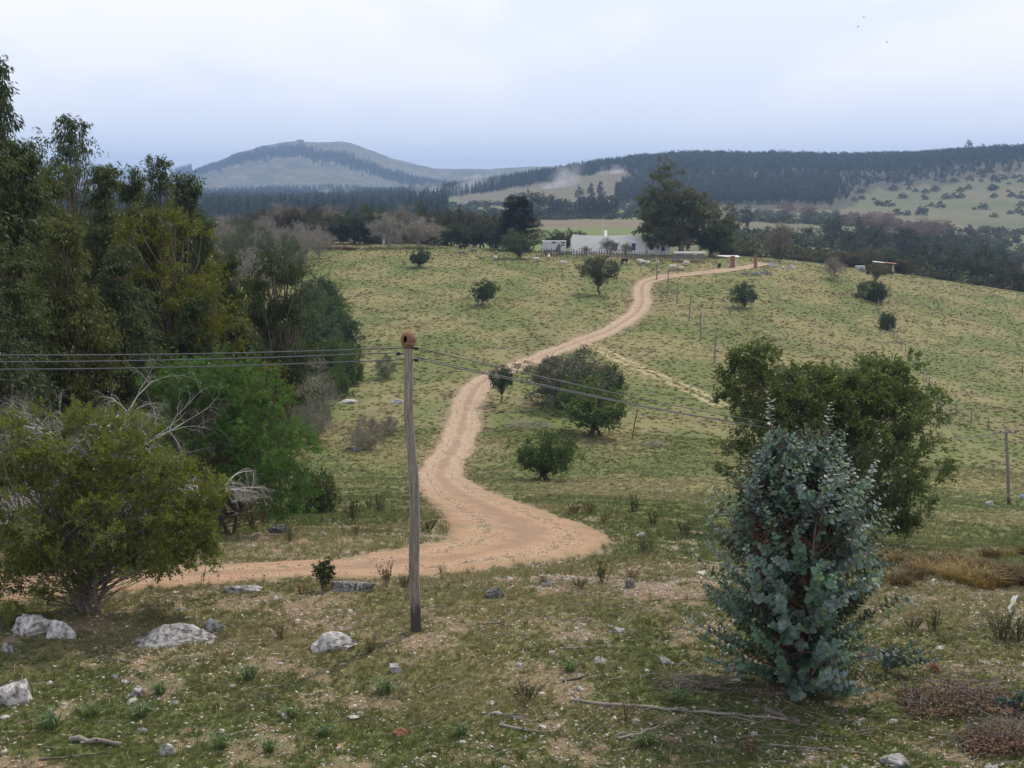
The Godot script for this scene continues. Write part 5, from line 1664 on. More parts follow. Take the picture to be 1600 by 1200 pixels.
# ------------------------------------------------ poles and wires
func pole_wood() -> StandardMaterial3D:
	var im := Image.create(256, 1024, false, Image.FORMAT_RGB8)
	var n := FastNoiseLite.new()
	noise_of(n, 71, 1.0, 4)
	for y in 1024:
		for x in 256:
			var a := TAU * x / 256.0
			var cx := cos(a) * 9
			var cz := sin(a) * 9
			var s := n.get_noise_3d(cx * 1.1, y * .006, cz * 1.1) * .5 + .5
			var f := n.get_noise_3d(cx * 4.0, y * .02, cz * 4.0) * .5 + .5
			var t := .05 + .36 * s * f * 2
			var col := Color(t * 1.05, t * .9, t * .74)
			var crack := n.get_noise_3d(cx * 2.2 + 50, y * .0025, cz * 2.2)
			if crack > .2: col = col * lerpf(1, .25, smoothstep(.2, .32, crack))
			var stain := n.get_noise_3d(cx * .35, y * .008, cz * .35 + 90)
			if stain > .34: col = col * .45
			# the tarred foot, with a ragged upper edge
			if y < 140 + n.get_noise_2d(x * .12, 3) * 70: col = Color(.05, .042, .035) * (.7 + f * .6)
			im.set_pixel(x, y, col.linear_to_srgb())
	var m := StandardMaterial3D.new()
	m.albedo_texture = ImageTexture.create_from_image(im)
	m.roughness = .9
	m.uv1_scale = Vector3(1, 1.0 / 5.9, 1)
	return m

func pole(called: String, label: String, foot: Vector3, top: Vector3, r: float, mat: Material, bends: Array) -> Node3D:
	var t := thing(called, label, "pole", foot, "")
	var g := Geo.new()
	var pts := []
	var rad := []
	var k := 22
	rng.seed = 700
	for j in k + 1:
		var u := j / float(k)
		var b := 0.0
		for q in bends: b += q[1] * exp(-pow((u - q[0]) / q[2], 2.0))
		pts.append((Vector3(0, -.3, 0)).lerp(top - foot, u) + Vector3(b, 0, 0))
		rad.append(r * lerpf(1.12, .86, u) * (1 + rng.randf_range(-.06, .06)))
	g.tube(pts, rad, 18, Color.WHITE)
	part("post", g.mesh(), mat, t)
	return t

func build_poles() -> void:
	var wood := pole_wood()
	var dark := plain("insulator porcelain", Color(.045, .03, .026), .25)
	var iron := plain("old iron", Color(.06, .055, .05), .6)
	var foot := pin(651, 985)
	var d := -foot.z
	var aim := func(px: float, py: float, dd: float) -> Vector3: return Vector3(side_of(px, py) * dd, EYE + slope_of(py) * dd, -dd)
	var top: Vector3 = aim.call(638, 541, d)
	var pl := pole("utility_pole", "weathered grey wooden pole with a mud nest on top", foot, top, .088, wood, [[.5, .035, .16], [.78, -.03, .1], [.25, -.015, .1]])
	var ends := [aim.call(649, 543, d), aim.call(624, 551, d), aim.call(649, 561, d)]
	var prof := [[0, -.035], [.022, -.034], [.04, -.02], [.026, -.006], [.026, .004], [.042, .018], [.024, .034], [0, .036]]
	var clips := []
	for k in 3:
		var e: Vector3 = ends[k]
		var sgn := -1.0 if k == 1 else 1.0
		var ins := part("insulator", lathe_mesh(prof, 16), dark, pl, e - foot + Vector3(sgn * .02, -.02, .0))
		ins.rotation.z = PI / 2
		var g := Geo.new()
		var core: Vector3 = foot.lerp(top, (e.y - foot.y) / (top.y - foot.y)) - foot
		g.tube([Vector3(core.x, e.y - foot.y - .02, core.z), e - foot + Vector3(sgn * .02, -.02, 0)], [.012, .012], 6, Color.WHITE)
		part("bracket", g.mesh(), iron, pl)
		clips.append(e + Vector3(sgn * .02, .005, .03))
	# oven shaped mud nest
	var np := top + Vector3(0, .12, 0)
	var nest := CSGCombiner3D.new()
	nest.name = "bird_nest"
	add_child(nest)
	nest.position = np
	var mud := plain("dry mud", Color(.20, .115, .07), .95, grain(54, .06, .65, 1.25, 5), 3.0, 2.0)
	tag(nest, "domed mud bird nest with dark doorway on top of the pole", "nest")
	for q in [[Vector3(0, 0, 0), Vector3(.138, .145, .135), 0], [Vector3(0, -.11, 0), Vector3(.105, .06, .11), 0], [Vector3(0, 0, .0), Vector3(.105, .112, .105), 2], [Vector3(-.045, .012, .12), Vector3(.034, .062, .09), 2], [Vector3(.03, -.075, .10), Vector3(.085, .02, .045), 0]]:
		var s := CSGSphere3D.new()
		s.radius = 1.0
		s.radial_segments = 28
		s.rings = 18
		s.name = "mud"
		s.position = q[0]
		s.scale = q[1]
		s.operation = q[2]
		s.material = mud
		nest.add_child(s, true)
	# next poles of the line, one on either side
	var rf := pin(1577, 789)
	var rd := -rf.z
	var rt: Vector3 = aim.call(1572, 673, rd)
	var p2 := pole("utility_pole", "short wooden pole with crossarm in the low pasture", rf, rt, .11, wood, [[.5, .03, .3]])
	var g2 := Geo.new()
	g2.box(Vector3(.1, 0, .1), Vector3(1.25, .1, .09), Color.WHITE, Basis(Vector3.BACK, -.06), .01)
	part("crossarm", g2.mesh(), plain("weathered planks", Color(.20, .185, .17)), p2, rt - rf - Vector3(0, .1, 0))
	var lf := at(-620, 33)
	var lt := lf + Vector3(0, 5.4, 0)
	pole("utility_pole", "wooden pole of the line beyond the grove", lf, lt, .09, wood, [])
	var rends := []
	for k in 3:
		var b: Vector3 = rt + Vector3([.6, -.4, .25][k], -.02, .1)
		var i2 := part("insulator", lathe_mesh(prof, 12), dark, p2, b - rf)
		i2.scale = Vector3.ONE * 1.4
		rends.append(b + Vector3(0, .05, 0))
	var labels := ["topmost power wire running past the mud nest", "middle power wire tied to the pole's outer insulator", "lowest power wire under the mud nest"]
	for k in 3:
		var e: Vector3 = clips[k]
		var le: Vector3 = lt + Vector3(.1 if k != 1 else -.1, -.15 - .2 * k, .03)
		# the far ends are set so that the wires pass where the photograph shows them at its edge
		var g := Geo.new()
		var pts := []
		for j in 25:
			var t := j / 24.0
			pts.append(le.lerp(e, t) - Vector3(0, 4 * t * (1 - t) * .22, 0))
		for j in range(1, 49):
			var t := j / 48.0
			pts.append(e.lerp(rends[k], t) - Vector3(0, 4 * t * (1 - t) * 1.05, 0))
		var rad := []
		for j in pts.size(): rad.append(.0105)
		g.tube(pts, rad, 6, Color.WHITE)
		solo("power_wire", g.mesh(), plain("wire", Color(.10, .10, .105), .45), labels[k], "wire")

# ------------------------------------------------ fences
func wire_fence(label: String, spots: Array, h: float, r: float, strands: int, called := "wire_fence") -> void:
	var wood := plain("fence wood", Color(.17, .15, .13), .9)
	var iron := plain("fence wire", Color(.22, .22, .22), .5)
	var f := thing(called, label, "fence", spots[0])
	rng.seed = spots.size() * 13 + 7
	var tops := []
	for p in spots:
		var g := Geo.new()
		var lean := Vector3(rng.randf_range(-.06, .06), 1, rng.randf_range(-.05, .05)) * h * rng.randf_range(.9, 1.1)
		g.tube([p - spots[0] - Vector3(0, .2, 0), p - spots[0] + lean * .5, p - spots[0] + lean], [r, r * .95, r * .8], 6, tone(Color(1, 1, 1), .25))
		part("post", g.mesh(), wood, f)
		tops.append([p - spots[0], p - spots[0] + lean])
	for s in strands:
		var g := Geo.new()
		var u := lerpf(.3, .93, s / maxf(1, strands - 1))
		var pts := []
		var rad := []
		for t in tops:
			pts.append(t[0].lerp(t[1], u) + Vector3(0, 0, r))
			rad.append(.006)
		g.tube(pts, rad, 4, Color.WHITE)
		part("wire", g.mesh(), iron, f)

func along(list: Array, gap: float) -> Array:
	var out := []
	for k in list.size() - 1:
		var a := pin(list[k][0], list[k][1])
		var b := pin(list[k + 1][0], list[k + 1][1])
		var n := maxi(1, int(a.distance_to(b) / gap))
		for j in n:
			var p := a.lerp(b, j / float(n))
			p.y = ground(p.x, p.z)
			out.append(p)
	out.append(pin(list[-1][0], list[-1][1]))
	return out

func build_fences() -> void:
	wire_fence("wire fence with grey posts running down the slope from the dark bush", along([[1372, 470], [1374, 492], [1390, 520], [1408, 545], [1421, 560], [1432, 570], [1470, 640], [1600, 700]], 4.0), 1.35, .06, 4)
	wire_fence("wire fence with thin posts just below the brow", along([[1392, 442], [1450, 452], [1520, 462], [1600, 472], [1680, 482]], 5.5), 1.4, .05, 4)
	wire_fence("wire fence beside the slender gate pillar", along([[1183, 418], [1200, 417], [1240, 416], [1290, 424]], 3.5), 1.2, .045, 3)
	wire_fence("wire fence from the stout gate pillar to the corral", along([[1100, 412], [1118, 414], [1141, 418]], 2.6), 1.4, .08, 3)
	wire_fence("row of bare fence posts below the tree line", along([[710, 384.5], [745, 385.5], [785, 386.5]], 2.0), 1.5, .06, 2)
	# line of tall old posts beside the road, each a thing of its own
	var wood := plain("old post", Color(.20, .175, .15), .9)
	var k := 0
	for q in [[1009, 411, 381, "thin"], [1026, 437, 393, "tall"], [1043.5, 459, 424], [1058, 474, 440], [1076, 502, 460], [1094, 532, 487], [1116, 568, 520], [1140, 612, 564]]:
		var p := pin(q[0], q[1])
		var h := up_to(p, q[2])
		var g := Geo.new()
		rng.seed = 800 + k
		g.tube(bent(Vector3(0, -.2, 0), Vector3(rng.randf_range(-.12, .12) + (.25 if k == 4 else 0.0), h, 0), 0, 5, .03), taper(.14 if k < 2 else .12, .09, 5), 8, Color.WHITE)
		solo("old_post", g.mesh(), wood, "grey old post in the line beside the road" if k > 1 else ("slim grey pole in front of the corral" if k == 0 else "tall grey pole where the road turns to the gate"), "post", p, "old posts beside the road" if k > 1 else "")
		k += 1
	for q in [[988, 686, 640, .3, "leaning stick post beside the heap of branches"], [1597, 590, 572, 0.0, "dark post at the edge of the rough patch"]]:
		var p := pin(q[0], q[1])
		var h := up_to(p, q[2])
		var g := Geo.new()
		g.tube([Vector3(0, -.1, 0), Vector3(q[3] * .5, h * .5, 0), Vector3(q[3] * 1.4, h, 0)], [.05, .05, .04], 7, Color.WHITE)
		solo("stick_post", g.mesh(), plain("dark bark", Color(.085, .065, .05)), q[4], "post", p)
	# rail fence of the yard, and the corral
	var rail := thing("yard_fence", "weathered rail fence with close pickets in front of the white house", "fence", pin(886, 403))
	var planks := plain("weathered planks", Color(.20, .185, .17))
	var o := rail.position
	rng.seed = 810
	for j in 56:
		var px := lerpf(846, 1062, j / 55.0)
		var p := pin(px, lerpf(400.5, 407, j / 55.0))
		var g := Geo.new()
		var h := rng.randf_range(1.3, 1.9)
		g.box(p - o + Vector3(rng.randf_range(-.05, .05), h * .5 - .1, 0), Vector3(rng.randf_range(.12, .22), h + .2, .1), tone(Color(1, 1, 1), .3), Basis(Vector3.BACK, rng.randf_range(-.05, .05)))
		part("picket", g.mesh(), planks, rail)
	for y in [.55, 1.0]:
		var g := Geo.new()
		var pts := []
		var rad := []
		for j in 13:
			pts.append(pin(lerpf(846, 1062, j / 12.0), lerpf(400.5, 407, j / 12.0)) - o + Vector3(0, y, -.1))
			rad.append(.05)
		g.tube(pts, rad, 5, Color.WHITE)
		part("rail", g.mesh(), planks, rail)
	var cor := thing("corral", "grey plank corral under the huge gum", "corral", pin(1077, 409.5))
	for j in 7:
		for i in 4:
			if rng.randf() < .12: continue
			add_box(cor, "plank", Vector3(-2.7 + j * .95, .3 + i * .36 + rng.randf_range(-.05, .05), rng.randf_range(-.04, .04)), Vector3(.98, .22, .05), planks, 0, Basis(Vector3.BACK, rng.randf_range(-.05, .05)))
		add_box(cor, "post", Vector3(-3.1 + j * .95, .75, -.1), Vector3(.14, 1.8 + rng.randf() * .2, .14), planks)
	add_box(cor, "roof", Vector3(.2, 1.75, -1.2), Vector3(6.0, .08, 2.6), plain("dull zinc", Color(.22, .22, .23)), 0, Basis(Vector3.RIGHT, .1))

# ------------------------------------------------ animals
func build_animals() -> void:
	var wool := plain("animal coat", Color.WHITE, .95)
	var w := Color(.50, .46, .40)
	var f := Color(.33, .29, .24)
	var b := Color(.035, .026, .02)
	var graze := sheep_mesh(w, f, true)
	var up := sheep_mesh(w, f, false)
	var black := sheep_mesh(b, b * .8, true)
	var grey := sheep_mesh(Color(.2, .18, .155), Color(.12, .10, .08), true)
	for q in [[774, 407, graze, 2.0, "white sheep grazing by the olive grey tree's open side"], [838, 409, graze, .3, "white sheep in the shade of the olive grey tree"], [857, 406, up, 1.4, "white sheep standing between olive tree and yard fence"], [880, 415, graze, 2.9, "white sheep with lowered head above the umbrella tree"], [964, 421, up, 1.2, "white sheep at the side of the umbrella tree"], [1000, 412, graze, .2, "white sheep in front of the house, first of the close pair"], [1004, 414, graze, 3.3, "white sheep in front of the house, second of the close pair"], [1012, 415, graze, 1.3, "white sheep just past the close pair"], [1027, 415.5, up, 1.5, "white sheep standing behind the tall grey pole"], [1051, 422, graze, .1, "larger white sheep near the road below the corral"], [1064, 422, graze, 3.0, "small white sheep behind the larger one by the road"], [1072, 415, graze, 3.1, "white sheep just below the corral"],
		[976, 411, black, 3.1, "black sheep grazing in front of the yard fence"], [723, 389.5, black, 3.4, "dark animal grazing nearest the tree line"], [722, 398.5, grey, .2, "grey brown sheep below the dark animal"], [741, 395, grey, 3.0, "grey brown sheep beside the dark animal"], [775, 397.5, grey, 1.4, "brown lamb facing the pasture near the conifer"], [1124, 417.5, black, 1.0, "small dark animal by the stout gate pillar"]]:
		var o := solo("sheep", q[2], wool, q[4], "sheep", pin(q[0], q[1]))
		o.rotation.y = q[3]
		o.scale = Vector3.ONE * (1.15 if q[0] == 1051 or q[0] == 723 else (.8 if q[0] in [1064, 775, 1124] else 1.0))
	# three birds in the sky
	var g := Geo.new()
	var body := [Vector3(0, 0, -.3), Vector3(0, .02, -.1), Vector3(0, .01, .12), Vector3(0, .0, .34)]
	g.tube(body, [.03, .085, .075, .015], 8, Color.WHITE)
	for s in [-1.0, 1.0]:
		g.quad(Vector3(s * .05, .03, -.1), Vector3(s * .42, .2, -.16), Vector3(s * .42, .2, .02), Vector3(s * .05, .03, .1), Color.WHITE)
		g.tri(Vector3(s * .42, .2, -.16), Vector3(s * .85, .12, .06), Vector3(s * .42, .2, .02), Color.WHITE)
	var bm := g.mesh()
	for q in [[1350, 27, "dark bird flying highest in the pale sky"], [1341, 42, "dark bird flying just under the highest one"], [1386, 66, "dark bird flying lowest and apart in the pale sky"]]:
		var d := 420.0
		var o := solo("flying_bird", bm, plain("bird dark", Color(.05, .05, .055), .8), q[2], "bird", Vector3(side_of(q[0], q[1]) * d, EYE + slope_of(q[1]) * d, -d))
		o.rotation.y = .7

# ------------------------------------------------ stones
func build_stones() -> void:
	var tex := grain(61, .016, .1, 1.45, 6)
	var stone := plain("grey boulder", Color(.33, .32, .315), .9, tex, .9, 3.0)
	var quartz := plain("pale boulder", Color(.50, .475, .46), .85, tex, .9, 3.0)
	var black := plain("lichen boulder", Color(.22, .215, .205), .95, tex, 1.6, 3.0)
	for q in [[42, 988, .42, .36, .35, 901, "q", "pale angular boulder split by a dark crack under the thorny shrub"], [96, 994, .30, .25, .28, 902, "q", "lower lichen stained boulder leaning on the pale angular one"], [268, 1002, .78, .27, .5, 903, "s", "broad flat topped grey boulder at the thorny shrub's foot"], [335, 985, .2, .14, .2, 913, "s", "small grey block against the broad flat boulder"], [384, 925, .45, .13, .25, 904, "s", "low rounded grey rock at the road's edge"], [548, 921, .55, .19, .3, 905, "b", "long lichen covered grey boulder at the road's edge"], [770, 933, .25, .2, .2, 906, "b", "squarish lichen dark boulder between road and pole"], [518, 1012, .52, .17, .38, 907, "q", "crumbling pale rock with sharp points in the grass"], [-6, 1078, .24, .36, .35, 908, "q", "upright white slab of rock near the broken soil"], [12, 1018, .16, .1, .16, 914, "s", "bluish grey stone beside the upright white slab"], [440, 832, .38, .22, .3, 909, "b", "reddish dark rock on the bank beyond the road"], [462, 753, .4, .24, .3, 910, "q", "white rock beside the weeping shrub"], [620, 1050, .16, .12, .14, 911, "s", "pointed grey stone beyond the crumbling pale rock"], [853, 915, .2, .12, .18, 912, "s", "grey stone beside the dry weed at the road's edge"], [984, 918, .2, .12, .16, 915, "b", "dark stone under the brown weed clump"], [1040, 1037, .17, .1, .14, 916, "s", "grey stone on the green patch near the blue sapling"], [1545, 790, .35, .3, .3, 917, "q", "pale bluish stone near the short pole with crossarm"], [620, 630, .9, .3, .7, 918, "q", "low white outcrop in the grass behind the pole"], [545, 630, 1.2, .3, .8, 919, "q", "white outcrop below the dark bushes of the slope"], [556, 705, .45, .3, .35, 920, "b", "brown stone with yellow top in the rough grass"], [1208, 418, .9, .9, .7, 921, "q", "white stone heap under the drooping grey tree"], [1236, 420, 1.1, .8, .7, 922, "q", "second white stone heap on the brow"], [1223, 419, .6, .4, .5, 923, "q", "small white stone between the two white heaps"], [215, 1085, .16, .13, .14, 924, "s", "grey lump of stone beside the green rosette"], [262, 1178, .2, .12, .16, 925, "s", "pinkish grey rock at the lower edge of the stony grass"], [625, 1150, .13, .1, .12, 926, "r", "broken red brick lying in the stony grass"], [1500, 995, .14, .08, .1, 927, "b", "dark rounded stone on the short grass"], [1400, 1195, .3, .12, .2, 928, "s", "smooth brown stone at the edge of the brush heap"], [1462, 1050, .13, .12, .1, 929, "r", "rusty red lump behind the brush heap"]]:
		var p := pin(q[0], q[1])
		if q[0] < 0: p = at(q[0] , 21.6)
		var mat: Material = {"q": quartz, "s": stone, "b": black, "r": plain("brick red", Color(.32, .14, .09), .9, tex, 2.0)}[q[6]]
		var o := solo("boulder" if maxf(q[2], q[3]) > .19 else "stone", rock_mesh(q[5], Vector3(q[2] * 1.1, q[3] * 1.45, q[4]), 24, 15, .15, .3), mat, q[7], "rock", p + Vector3(0, q[3] * .12, 0))
		o.rotation.y = rng.randf_range(-.4, .4)
	for q in [[490, 800, .3], [505, 835, .22], [470, 850, .26], [530, 800, .2], [455, 790, .3], [425, 862, .2], [540, 770, .18], [520, 815, .16], [480, 770, .24], [500, 860, .14], [410, 845, .25], [1005, 838, .22], [1045, 770, .25], [555, 790, .15]]:
		var o2 := solo("bank_stone", rock_mesh(int(q[0]), Vector3(1, .55, .8), 10, 11, .2, .4), [quartz, stone, plain("rusty rock", Color(.34, .22, .16), .9, tex, .9)][int(q[0]) % 3], "angular stone half sunk in the banks beside the road", "stone", pin(q[0], q[1]), "stones on the road banks")
		o2.scale = Vector3.ONE * q[2]
	# heaps of grey stones below the gate
	var heap := [rock_mesh(931, Vector3(.3, .2, .25), 6, 8, .2), rock_mesh(932, Vector3(.25, .14, .3), 6, 8, .2), rock_mesh(933, Vector3(.2, .16, .2), 6, 8, .2)]
	rng.seed = 930
	for q in [[1172, 429, 4.0, 22, "long scattered heap of dark grey stones below the gate"], [1198, 428.5, 2.3, 26, "compact heap of grey stones below the gate"]]:
		var t := thing("stone_heap", q[4], "stones", pin(q[0], q[1]))
		for k in q[3]:
			var x := rng.randf_range(-1, 1)
			var gx: float = x * q[2] * .5
			var s := part("stone", heap[k % 3], stone, t, Vector3(gx, ground(t.position.x + gx, t.position.z) - t.position.y + rng.randf() * .45 * (1 - absf(x)) + .08, rng.randf_range(-.5, .5)))
			s.rotation = Vector3(rng.randf() * 2, rng.randf() * 6, rng.randf() * 2)
			s.scale = Vector3.ONE * rng.randf_range(.8, 1.5)
	# loose stones in the grass
	var kinds := []
	for k in 7: kinds.append(rock_mesh(940 + k, Vector3(1, rng.randf_range(.28, .6), rng.randf_range(.6, 1)), 4, 9, .25, .5))
	var cols := [plain("loose pale stone", Color(.47, .44, .41), .9, tex, 3.0), plain("loose grey stone", Color(.30, .295, .29), .9, tex, 3.0), plain("loose rusty stone", Color(.36, .23, .15), .9, tex, 3.0)]
	rng.seed = 950
	var made := 0
	var lab := ["pale flat stone lying loose in the stony grass", "grey stone lying loose in the stony grass", "rust tinted stone lying loose in the stony grass"]
	while made < 300:
		var d := sqrt(lerpf(17.5 * 17.5, 33.0 * 33.0, rng.randf()))
		var p := at(lerpf(-60, 1660, rng.randf()), d)
		var dens := n_mid.get_noise_2d(p.x * .8 + 11, p.z * .8) + (.25 if p.x < -2 else 0.0)
		if dens < rng.randf_range(-.5, .35) or road_gap(p.x, p.z) < .2: continue
		var k := 0 if rng.randf() < .55 else (1 if rng.randf() < .72 else 2)
		var o := solo("stone", kinds[rng.randi() % 7], cols[k], lab[k], "stone", p - Vector3(0, .004, 0), "loose stones " + ["pale", "grey", "rusty"][k])
		var s := rng.randf_range(.05, .13) * (1.6 if rng.randf() < .12 else 1.0)
		o.scale = Vector3(s, s, s)
		o.rotation = Vector3(rng.randf_range(-.2, .2), rng.randf() * TAU, rng.randf_range(-.2, .2))
		made += 1
	var buf := PackedFloat32Array()
	for k in 70000:
		var d := sqrt(lerpf(16.5 * 16.5, 48.0 * 48.0, rng.randf()))
		var x := rng.randf_range(-.43, .43) * d
		if road_gap(x, -d) < -.2: continue
		var dens := n_mid.get_noise_2d(x * .8 + 11, -d * .8) + n_mid.get_noise_2d(x * 1.7 + 31, d * 1.7) * .6
		if dens < rng.randf_range(-.5, .5): continue
		var s := rng.randf_range(.012, .036) * (1.6 if rng.randf() < .1 else 1.0)
		put(buf, Vector3(x, ground(x, -d) + .006, -d), rng.randf() * TAU, Vector3(s, s * .6, s * .8), tone(Color(.44, .41, .37) if rng.randf() < .7 else Color(.33, .21, .14), .35))
	stuff("pebbles", rock_mesh(951, Vector3.ONE, 4, 7, .2, 1.0), plain("stone", Color.WHITE, .9), buf, "small pebbles strewn through the stony grass", "pebbles")

# ------------------------------------------------ sticks, bark and leaf litter
func build_litter() -> void:
	var wood := plain("driftwood", Color(.27, .235, .205), .9, grain(55, .04, .5, 1.3), 2.0, 2.0)
	var darkw := plain("dark stick", Color(.12, .10, .085), .95)
	for q in [[[[890, 1096], [940, 1102], [1000, 1106], [1060, 1112], [1120, 1118], [1190, 1122], [1250, 1130]], .035, 0, "long pale dead branch lying across the grass before the blue sapling"], [[[1198, 1112], [1230, 1128], [1262, 1138]], .05, 1, "dark splintered branch end beside the long pale one"], [[[893, 1080], [902, 1092], [904, 1100]], .02, 0, "short forked stub at the end of the long branch"], [[[965, 1158], [1000, 1148], [1030, 1136]], .028, 0, "short pale stick below the long branch"], [[[782, 1134], [815, 1142], [845, 1146]], .03, 0, "curved grey stick in the middle grass"], [[[112, 1158], [150, 1163], [190, 1166]], .05, 0, "thick broken bough in the broken soil"], [[[60, 1188], [110, 1184], [150, 1180]], .02, 1, "thin dark stick behind the broken bough"], [[[878, 1066], [905, 1060], [935, 1052]], .025, 1, "dark bent stick with thick end"], [[[875, 1015], [900, 1014], [920, 1012]], .022, 0, "short straight grey stick near the pole's far side"], [[[745, 976], [780, 975], [800, 980]], .02, 1, "dark twig beside the pole"], [[[820, 958], [850, 966], [900, 972]], .018, 0, "grey forked twig beyond the pole"], [[[1060, 1072], [1150, 1080], [1230, 1078]], .025, 1, "dark branch in the shade of the blue sapling"], [[[160, 1028], [200, 1036], [230, 1040]], .016, 1, "thin stick near the broad flat boulder"], [[[1200, 1165], [1280, 1172], [1360, 1180]], .02, 0, "long thin stick at the edge of the brush heap"]]:
		var pts := []
		for s in q[0]: pts.append(pin(s[0], s[1]) + Vector3(0, q[1] * .8, 0))
		var o: Vector3 = pts[0]
		var out := []
		rng.seed = int(o.x * 100)
		for k in pts.size() - 1:
			for j in 3: out.append(pts[k].lerp(pts[k + 1], j / 3.0) - o + rand_dir() * q[1] * .5)
		out.append(pts[-1] - o)
		var rad := []
		for k in out.size(): rad.append(q[1] * lerpf(1, .55, k / float(out.size() - 1)) * rng.randf_range(.85, 1.1))
		var g := Geo.new()
		g.tube(out, rad, 8, Color.WHITE)
		var mid: Vector3 = out[out.size() / 2]
		g.tube([mid, mid + Vector3(.06, .06, .1), mid + Vector3(.14, .09, .24)], [q[1] * .5, q[1] * .35, q[1] * .15], 6, Color.WHITE)
		solo("fallen_branch", g.mesh(), wood if q[2] == 0 else darkw, q[3], "branch", o)
	var bark := Geo.new()
	for k in 16: bark.leaf(Vector3(-.2 + k * .012, .02 + .012 * sin(k), -.08 + k * .011), Vector3(.9, .12 - k * .012, .3).normalized(), Vector3(-.3, .3, .9).normalized(), .36, .05, tone(Color(1, 1, 1), .35))
	solo("bark_piece", bark.mesh(), leafy("bark strip", Color(.26, .24, .23), .9, 0), "curled grey slab of bark in the middle grass", "bark", pin(800, 1120))
	# brush: bundles of thin twigs
	for q in [[1080, 1074, 1.05, 3.0, 90, "flat bundle of dark twigs beside the blue sapling's foot", .0], [1500, 1100, 1.3, 2.0, 150, "brush heap of twigs and dead leaves beside the blue sapling", .3], [1575, 1165, 1.0, 1.5, 140, "dark brush heap with russet dead leaves", .3], [1022, 697, 1.7, 1.6, 130, "grey heap of cut branches in the low pasture", .25], [830, 668, 3.0, 1.3, 120, "grey mat of dead branches below the olive tree", .35]]:
		var p := pin(q[0], q[1])
		var g := Geo.new()
		rng.seed = int(q[0])
		for k in q[4]:
			var a := Vector3(rng.randf_range(-1, .8) * q[2] * .7, 0, rng.randf_range(-.35, .35) * q[2])
			a.y = ground(p.x + a.x, p.z + a.z) - p.y + rng.randf() * (.12 + q[6] * (1 - absf(a.x) / q[2]))
			var spin: float = rng.randf_range(-.5, .5) if q[6] == 0.0 else rng.randf() * TAU
			var d: Vector3 = Vector3(cos(spin), rng.randf_range(-.15, .4), sin(spin)).normalized() * q[2] * rng.randf_range(.15, .5)
			var e: Vector3 = a + d
			e.y = maxf(e.y, ground(p.x + e.x, p.z + e.z) - p.y + .01)
			g.tube(bent(a, e, rng.randf_range(-.02, .08), 4, .02), taper(rng.randf_range(.004, .011) * maxf(1, q[2] * .8), .003, 4), 4, tone(Color(1, 1, 1), .4))
		var t := thing("brush_heap", q[5], "brush", p)
		part("twigs", g.mesh(), plain("brush twigs", Color(.15, .125, .115), .95) if q[0] != 1022 and q[0] != 830 else plain("bare twigs grey", Color(.28, .255, .215)), t)
		if q[6] == .3:
			var lg := Geo.new()
			for k in 2200:
				var b := Vector3(rng.randf_range(-1, 1) * q[2] * .7, 0, rng.randf_range(-.4, .5) * q[2])
				b.y = ground(p.x + b.x, p.z + b.z) - p.y + rng.randf() * .26 * (1 - absf(b.x) / q[2])
				var d := (rand_dir() * Vector3(1, .5, 1)).normalized()
				lg.leaf(b, d, d.cross(Vector3.UP + rand_dir() * .5).normalized(), rng.randf_range(.05, .1), .03, tone(Color(.17, .085, .05) if rng.randf() < .4 else Color(.115, .09, .07), .45))
			part("dead_leaves", lg.mesh(), leafy("dead leaves", Color.WHITE, .8, .2), t)
	# green leafy branch fallen on the brush, and low leaves at the frame's side
	for q in [[1400, 1050, .9, "fallen leafy blue green branch on the brush heap"], [1590, 1110, .7, "low blue green sprout beside the dark brush heap"]]:
		var p := pin(q[0], q[1])
		var g := Geo.new()
		rng.seed = int(q[0]) + 5
		for s in 8:
			var e := Vector3(rng.randf_range(-.5, .8) * q[2], rng.randf_range(.15, .5), rng.randf_range(-.4, .4))
			var line := bent(Vector3(-.2 * q[2], .02, 0), e, .12, 6, .02)
			g.tube(line, taper(.008, .003, 6), 4, Color(1.1, .7, .6))
			for j in 30:
				var f := rng.randf_range(1.0, 5.99)
				var a: Vector3 = line[int(f)].lerp(line[int(f) + 1], f - int(f))
				var d := (rand_dir() + Vector3(0, .3, .2)).normalized()
				g.disc(a, d, d.cross(rand_dir()).normalized(), rng.randf_range(.06, .1), .075, tone(Color(1, 1, 1), .25))
		solo("leafy_branch", g.mesh(), leafy("blue gum leaf", Color(.14, .185, .17)), q[3], "branch", p)
	# white plastic strip caught on a stem
	var sp := pin(1576, 962)
	var g3 := Geo.new()
	var prev := []
	for k in 9:
		var t := k / 8.0
		var c := Vector3(-.02 + t * .13 + .02 * sin(k * 1.7), .03 + t * .36, .03 * sin(k * 1.3))
		var w := lerpf(.008, .05, smoothstep(0, .6, t))
		var a := [c - Vector3(w, 0, .01 * cos(k)), c + Vector3(w, .01, .01)]
		if prev: g3.quad(prev[0], a[0], a[1], prev[1], Color.WHITE)
		prev = a
	g3.tube([Vector3(.13, -.05, -.02), Vector3(.12, .2, -.02), Vector3(.115, .42, -.02)], [.006, .005, .004], 5, Color(.3, .25, .2))
	var strip := solo("plastic_strip", g3.mesh(), leafy("white plastic", Color(.72, .72, .76), .4, .4), "white plastic strip caught on a dry stem", "plastic strip", sp)
	var blue := pin(1597, 778)
	solo("blue_plastic", rock_mesh(960, Vector3(.16, .3, .12), 10, 7, .3), plain("blue plastic", Color(.25, .42, .62), .5), "crumpled light blue plastic near the short pole", "plastic bag", blue + Vector3(0, .12, 0))
	# leaf and bark litter
	var lm := Geo.new()
	lm.leaf(Vector3(-.5, 0, 0), Vector3(1, .12, 0).normalized(), Vector3(0, .1, 1).normalized(), 1.0, .34, Color.WHITE)
	var buf := PackedFloat32Array()
	rng.seed = 970
